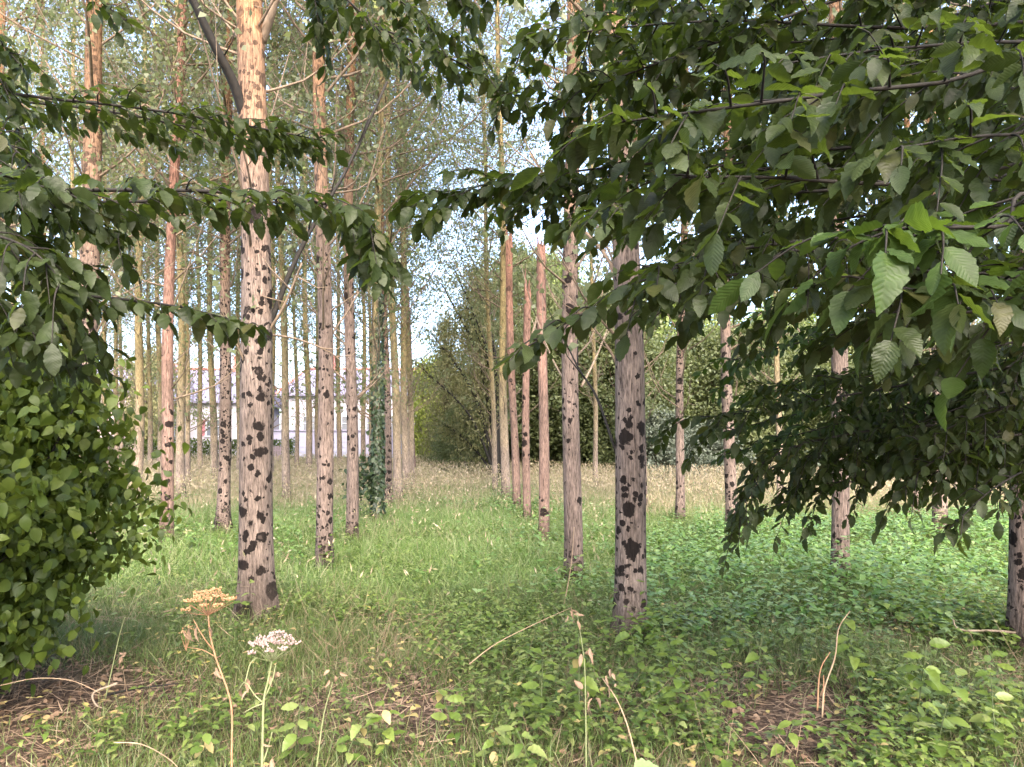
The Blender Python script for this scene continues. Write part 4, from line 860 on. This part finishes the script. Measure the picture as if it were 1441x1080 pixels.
b.inst(FARL[0], P, frames(d, g.normal(0, 1, (n, 3))), np.stack((.016+.001*y, .07*(.5+.9*g.random(n)), .02*np.ones(n)), -1))
tag(b.build('seeding_grass', M['grass_dry']), 'pale seed heads of tall grass flecking the meadow', 'grass', kind='stuff')
# litter: dead leaves, straw and bits of twig
g = np.random.default_rng(12); b = MB(); n = 9000; x, y = fan(g, n, 2.6, 7.5); k = g.random(n) < (1.12-bare(x, y)); x, y = x[k], y[k]; n = len(x)
P = np.stack((x, y, gz(x, y)+.008+.02*g.random(n)), -1); d = np.stack((g.normal(0, 1, n), g.normal(0, 1, n), g.normal(0, .2, n)), -1); up = np.stack((g.normal(0, .35, n), g.normal(0, .35, n), np.ones(n)), -1)
b.inst(BUSH[1], P, frames(d, up), .045*(.4+.9*g.random(n)))
tag(b.build('leaf_litter', M['dead_leaf']), 'brown dead leaf litter on the bare earth', 'leaf litter', kind='stuff')
g = np.random.default_rng(13); b = MB(); n = 14000; x, y = fan(g, n, 2.6, 8); k = g.random(n) < np.clip(1.2-bare(x, y), .12, 1); x, y = x[k], y[k]; n = len(x)
P = np.stack((x, y, gz(x, y)+.01+.035*g.random(n)), -1); d = np.stack((g.normal(0, 1, n)+.8, g.normal(0, 1, n), g.normal(0, .15, n)), -1); up = np.tile((0, 0, 1.0), (n, 1))+g.normal(0, .3, (n, 3))
L = .06+.22*g.random(n)**2; b.inst(BLADE[0], P, frames(d, up), np.stack((.0022+.002*g.random(n), L, L), -1))
tag(b.build('straw_litter', M['straw']), 'matted straw and dead stalks on the bare earth', 'straw', kind='stuff')

# ------------------------------------------------------------------ foreground plants, one by one
def umbel(b, top, rad, rays, seed, mat, stem_mat, per=14, seed_size=.010):
    g = np.random.default_rng(seed)
    for i in range(rays):
        a = i*2.39996; rr = rad*math.sqrt((i+.5)/rays); e = top+np.array((rr*math.cos(a), rr*math.sin(a), .05*(1-(rr/rad)**2)+.012*g.normal()))
        b.tube([top-np.array((0, 0, .045)), top*.45+e*.55-np.array((0, 0, .022)), e], [.0018, .0013, .001], 4, mat=stem_mat, cap=False)
        n = per; th = g.random(n)*6.28; r2 = .017*np.sqrt(g.random(n)); P = e+np.stack((r2*np.cos(th), r2*np.sin(th), .006+.010*g.random(n)), -1)
        d = P-e+np.array((0, 0, .012))+g.normal(0, .003, (n, 3)); b.inst(SEED, P, frames(d, g.normal(0, 1, (n, 3))), seed_size*(.7+.6*g.random(n)), mat=mat)
s_v = np.array([(0, 0, 0), (.45, .5, 0), (0, .5, .3), (-.45, .5, 0), (0, .5, -.3), (0, 1.1, 0)], float)
SEED = (s_v, np.zeros((6, 2)), [(0, 2, 1), (0, 3, 2), (0, 4, 3), (0, 1, 4), (5, 1, 2), (5, 2, 3), (5, 3, 4), (5, 4, 1)])
def withered(e, p, n, seed, mat, size=.05, sp=.02):
    """n shrivelled leaves hanging at p, each a part of its plant"""
    g = np.random.default_rng(seed); P = p+g.normal(0, sp, (n, 3)); d = g.normal(0, .5, (n, 3)); d[:, 2] -= .8; up = g.normal(0, 1, (n, 3))
    S = np.stack((size*.7*(.6+.6*g.random(n)), size*(.6+.7*g.random(n)), size*1.2*np.ones(n)), -1)
    for k in range(n):
        b = MB(); b.inst(ELM[1], P[k:k+1], frames(d[k:k+1], up[k:k+1]), S[k:k+1]); b.build('withered_leaf', M['dead_leaf'], e)
def plant(name, base, label, cat, group=None):
    return empty(name, (base[0], base[1], float(gz(base[0], base[1]))), label, cat, group)
def local(e, pts, d): return [px(a, c, d+q) - np.array(e.location) for a, c, q in pts]
# two dead hogweeds
e = plant('dead_hogweed', px(326, 1120, 3.55), 'dried orange hogweed with a wide seed head', 'plant', 'dead hogweeds')
S = local(e, [(327, 1130, 0), (326, 1060, 0), (325, 990, 0), (305, 930, .02), (296, 895, .02), (293, 866, .02)], 3.5); S[0][2] = -.05
b = MB(); b.tube(catmull(S, 20), np.linspace(.0052, .0034, 20), 7); A = local(e, [(300, 915, .02), (285, 895, 0), (272, 872, 0)], 3.5); b.tube(catmull(A, 8), np.linspace(.0035, .002, 8), 5); A2 = local(e, [(304, 925, .02), (285, 915, .05), (262, 911, .06)], 3.5); b.tube(catmull(A2, 8), np.linspace(.0028, .0015, 8), 5)
b.build('stalk', M['stem_orange'], e)
b = MB(); umbel(b, S[-1]+np.array((0, 0, .045)), .115, 24, 1, 0, 1, 20); b.build('seed_head', [M['umbel_orange'], M['stem_orange']], e)
b = MB(); umbel(b, A2[-1]+np.array((0, 0, .03)), .03, 7, 2, 0, 1, 6, .007); b.build('seed_head', [M['umbel_orange'], M['stem_orange']], e)
withered(e, A[-1]-np.array((0, 0, .03)), 4, 3, 0, .06); withered(e, S[3]-np.array((0, 0, .02)), 3, 4, 0, .05); withered(e, S[2], 4, 9, 0, .05)
e = plant('dead_hogweed', px(368, 1150, 3.3), 'pale pinkish white hogweed seed head on a green stalk', 'plant', 'dead hogweeds')
S = local(e, [(366, 1150, 0), (369, 1070, 0), (371, 990, 0), (378, 955, 0), (383, 928, 0)], 3.3); S[0][2] = -.05
b = MB(); b.tube(catmull(S, 20), np.linspace(.0062, .0038, 20), 7)
for A in ([(371, 990, 0), (358, 978, 0), (345, 960, 0), (334, 975, .02)], [(345, 962, 0), (352, 935, .02), (363, 925, .03)], [(371, 990, 0), (356, 996, 0), (342, 1004, 0)], [(374, 980, 0), (384, 955, 0), (388, 935, .02)], [(370, 1075, 0), (378, 1050, 0), (383, 1030, 0)]):
    b.tube(catmull(local(e, A, 3.3), 8), np.linspace(.0035, .0022, 8), 5)
b.build('stalk', M['stem_green'], e)
b = MB(); umbel(b, S[-1]+np.array((0, 0, .035)), .105, 24, 5, 0, 1, 20, .0105); b.build('seed_head', [M['umbel_white'], M['stem_green']], e)
withered(e, local(e, [(345, 966, 0)], 3.3)[0], 5, 6, 0, .05); withered(e, local(e, [(388, 945, .02)], 3.3)[0], 3, 7, 0, .05); withered(e, local(e, [(383, 1032, 0)], 3.3)[0], 3, 8, 0, .045); withered(e, local(e, [(382, 1068, 0)], 3.3)[0], 5, 10, 0, .05)
# single dry stalks and green stalks
def stalk(pts, d, r, mat, label, withers=(), name='dry_stalk', group='dry stalks'):
    base = px(*pts[0][:2], d+pts[0][2]); e = plant(name, base, label, 'stalk', group)
    S = local(e, pts, d); b = MB(); b.tube(catmull(S, 16), np.linspace(r, r*.45, 16), 6)
    b.build('stem', M[mat], e)
    for i, (u, v, n, q) in enumerate(withers): withered(e, local(e, [(u, v, 0)], d)[0], n, i+int(u), 0, q)
stalk([(825, 1090, 0), (824, 990, 0), (822, 930, 0), (812, 862, 0)], 3.4, .004, 'stem_green', 'green upright stalk with a withered tuft, in front of the big ringed trunk', [(832, 985, 5, .055), (818, 925, 4, .05), (812, 868, 3, .04)])
stalk([(900, 1090, 0), (884, 1025, .0), (868, 985, .02), (848, 955, .05)], 3.3, .0045, 'stem_straw', 'leaning tan stalk right of the green upright stalk', [(850, 955, 6, .03), (884, 1030, 3, .03)])
stalk([(660, 935, 0), (700, 905, .1), (760, 875, .2), (805, 855, .3)], 4.2, .0032, 'stem_straw', 'long pale stalk lying aslant towards the ringed poplar', [(805, 855, 3, .05)])
stalk([(790, 870, 0), (803, 800, .0), (808, 742, 0)], 7.4, .006, 'stem_straw', 'thin tan stalk crossing the foot of the pinkish ringed poplar', [(790, 800, 2, .06)])
stalk([(148, 985, 0), (158, 940, 0), (168, 895, 0), (176, 868, 0)], 4.6, .004, 'stem_green', 'slender green stalk by the lower edge of the left bush', [(172, 922, 4, .06), (166, 935, 3, .05)])
stalk([(1157, 1010, 0), (1160, 970, 0), (1175, 925, 0), (1180, 885, 0), (1196, 860, .05)], 4.0, .005, 'stem_straw', 'tall crooked straw stalk at right, arching at its tip')
stalk([(1150, 1000, 0), (1154, 945, 0), (1168, 918, .0)], 4.0, .005, 'stem_orange', 'shorter bent orange stalk beside the crooked straw stalk')
stalk([(1159, 990, 0), (1159, 950, 0)], 4.0, .0045, 'stem_orange', 'stubby broken stalk between the two bent ones')
stalk([(445, 1085, 0), (455, 1010, 0), (468, 960, 0)], 3.5, .004, 'stem_green', 'thin greyish stalk right of the pale hogweed', [(466, 955, 5, .04)])
stalk([(296, 790, 0), (297, 720, 0), (297, 640, 0)], 7.8, .0035, 'stem_green', 'thin upright green stem left of the thick spotted trunk')
# curled pale twig, fallen branch
stalk([(165, 962, 0), (132, 975, .0), (135, 992, -.05), (150, 998, -.05)], 4.6, .008, 'wood_pale', 'curled bare pale twig on the earth under the bush', name='curled_twig', group='fallen twigs')
stalk([(150, 978, 0), (190, 970, .1), (250, 962, .15)], 4.7, .009, 'wood_dark', 'straight dark stick on the earth under the bush', name='fallen_stick', group='fallen twigs')
stalk([(1445, 892, 0), (1400, 888, .0), (1350, 886, 0), (1340, 868, 0)], 5.9, .012, 'wood_pale', 'fallen pale branch lying at the foot of the right edge poplar', name='fallen_branch', group='fallen twigs')
stalk([(0, 965, 0), (50, 955, .1), (100, 958, .1), (140, 975, .1)], 4.3, .0035, 'stem_straw', 'long straw stalk lying over the earth at the left edge', name='fallen_stalk', group='fallen twigs')
stalk([(160, 1045, 0), (200, 1048, .0), (240, 1070, -.2), (260, 1095, -.3)], 3.4, .0028, 'stem_straw', 'arching straw stalk in the near grass, bottom left', name='fallen_stalk', group='fallen twigs')
# seedlings with broad leaves
def seedling(u, v, d, hgt, n, leaf, label, mat='seedling_leaf', seed=0, T=ELM, name='leafy_seedling', sick=0):
    base = px(u, v, d); e = plant(name, base, label, 'seedling' if T is ELM else 'nettle', 'leafy seedlings')
    g = np.random.default_rng(900+seed); lean = g.normal(0, .08, 2)
    Q = catmull([(0, 0, -.02), (lean[0]*.4, lean[1]*.4, hgt*.5), (lean[0], lean[1], hgt)], 10); b = MB(); b.tube(Q, np.linspace(.004, .002, 10), 5); b.build('stem', M['stem_dark'], e)
    LP, LD = [], []
    a = g.random()*6.28
    for i in range(n):
        t = .3+.7*i/max(n-1, 1); p = Q[int(t*9)]; a += 2.4 if T is ELM else (math.pi if i % 2 else math.pi/2)
        LP.append(p); LD.append((math.cos(a), math.sin(a), .25-.5*g.random()))
    LP, LD = np.array(LP), np.array(LD); LU = np.tile((0, -.35, 1.0), (n, 1))+g.normal(0, .25, (n, 3)); sc = leaf*(.7+.5*g.random(n)); kk = g.integers(0, len(T), n)
    b = MB()
    for t in range(len(T)):
        q = kk == t; b.inst(T[t], LP[q]+nrm(LD[q])*.012, frames(LD[q], LU[q]), sc[q])
    b.build('foliage', M[mat], e)
    if sick:
        for k in g.choice(n, sick, False):
            b = MB(); k = np.array([k]); b.inst(ELM[1], LP[k]-np.array((0, 0, .02)), frames(LD[k]*np.array((-1, -1, 1))-np.array((0, 0, .6)), LU[k]), leaf*.9*np.ones(1)); b.build('yellow_leaf', M['sick_leaf'], e)
    return e
SD = [(545, 1000, 4.0, .30, 9, .085, 'seedling with drooping yellow green leaves, centre left', 'seedling_leaf', 1),
      (640, 985, 4.2, .30, 9, .085, 'seedling with one yellowed leaf, right of the drooping one', 'seedling_leaf', 2),
      (760, 960, 4.2, .50, 14, .10, 'tall seedling with broad upright leaves left of the ringed trunk', 'seedling_leaf', 0),
      (815, 965, 4.2, .55, 14, .10, 'tall leafy seedling beside the green upright stalk', 'seedling_leaf', 1),
      (905, 930, 4.8, .50, 14, .095, 'bright leafy seedling at the foot of the big ringed trunk', 'seedling_leaf', 0),
      (960, 940, 4.6, .55, 16, .095, 'tall bright seedling right of the big ringed trunk', 'seedling_leaf', 0),
      (1095, 1010, 3.9, .20, 8, .085, 'small five leaved seedling on the bare patch', 'seedling_leaf', 0),
      (1010, 950, 4.6, .50, 14, .09, 'seedling in the middle of the right weeds', 'seedling_leaf', 0),
      (1060, 945, 4.8, .48, 12, .09, 'seedling left of the crooked straw stalk', 'seedling_leaf', 0),
      (1210, 930, 4.8, .50, 14, .095, 'seedling right of the crooked straw stalk', 'seedling_leaf', 0),
      (1285, 970, 4.1, .60, 18, .11, 'tall dark stemmed seedling with big pale leaves', 'seedling_leaf', 0),
      (1310, 1000, 3.9, .50, 12, .10, 'dark stemmed seedling in front of the tall pale leaved one', 'herb', 0),
      (1400, 1010, 3.8, .45, 14, .09, 'bushy seedling near the lower right corner', 'herb', 0),
      (1430, 960, 4.4, .45, 14, .09, 'seedling at the right edge below the blotched poplar', 'seedling_leaf', 0),
      (690, 1020, 3.8, .25, 9, .08, 'low seedling with yellow tinted leaves, bottom centre', 'herb', 2),
      (755, 1035, 3.6, .28, 10, .08, 'low seedling left of the green upright stalk base', 'herb', 1),
      (415, 1000, 3.9, .34, 10, .10, 'broad leaved weed right behind the pale hogweed', 'herb', 1),
      (480, 1010, 3.8, .26, 10, .08, 'rounded weed between pale hogweed and drooping seedling', 'herb', 1),
      (290, 1010, 3.8, .22, 8, .075, 'weed with yellow spotted leaves left of the orange hogweed', 'herb', 3)]
for i, (u, v, d, hh, n, lf, lb, mt, sk) in enumerate(SD): seedling(u, v, d, hh, n, lf, lb, mt, i, sick=sk)
ND = [(715, 1100, 3.2, .24, 14, .10, 'toothed nettle at the bottom edge, left of the green stalk'), (850, 1100, 3.1, .26, 14, .11, 'toothed nettle at the bottom edge, between green and tan stalks'), (640, 1110, 3.1, .22, 12, .09, 'small nettle at the bottom edge, centre'), (960, 1105, 3.2, .20, 12, .09, 'nettle at the bottom edge right of the tan stalk'), (430, 1095, 3.3, .26, 14, .10, 'nettle at the bottom edge right of the hogweeds')]
for i, (u, v, d, hh, n, lf, lb) in enumerate(ND): seedling(u, v, d, hh, n, lf, lb, 'nettle', 40+i, T=NETTLE, name='nettle_plant')
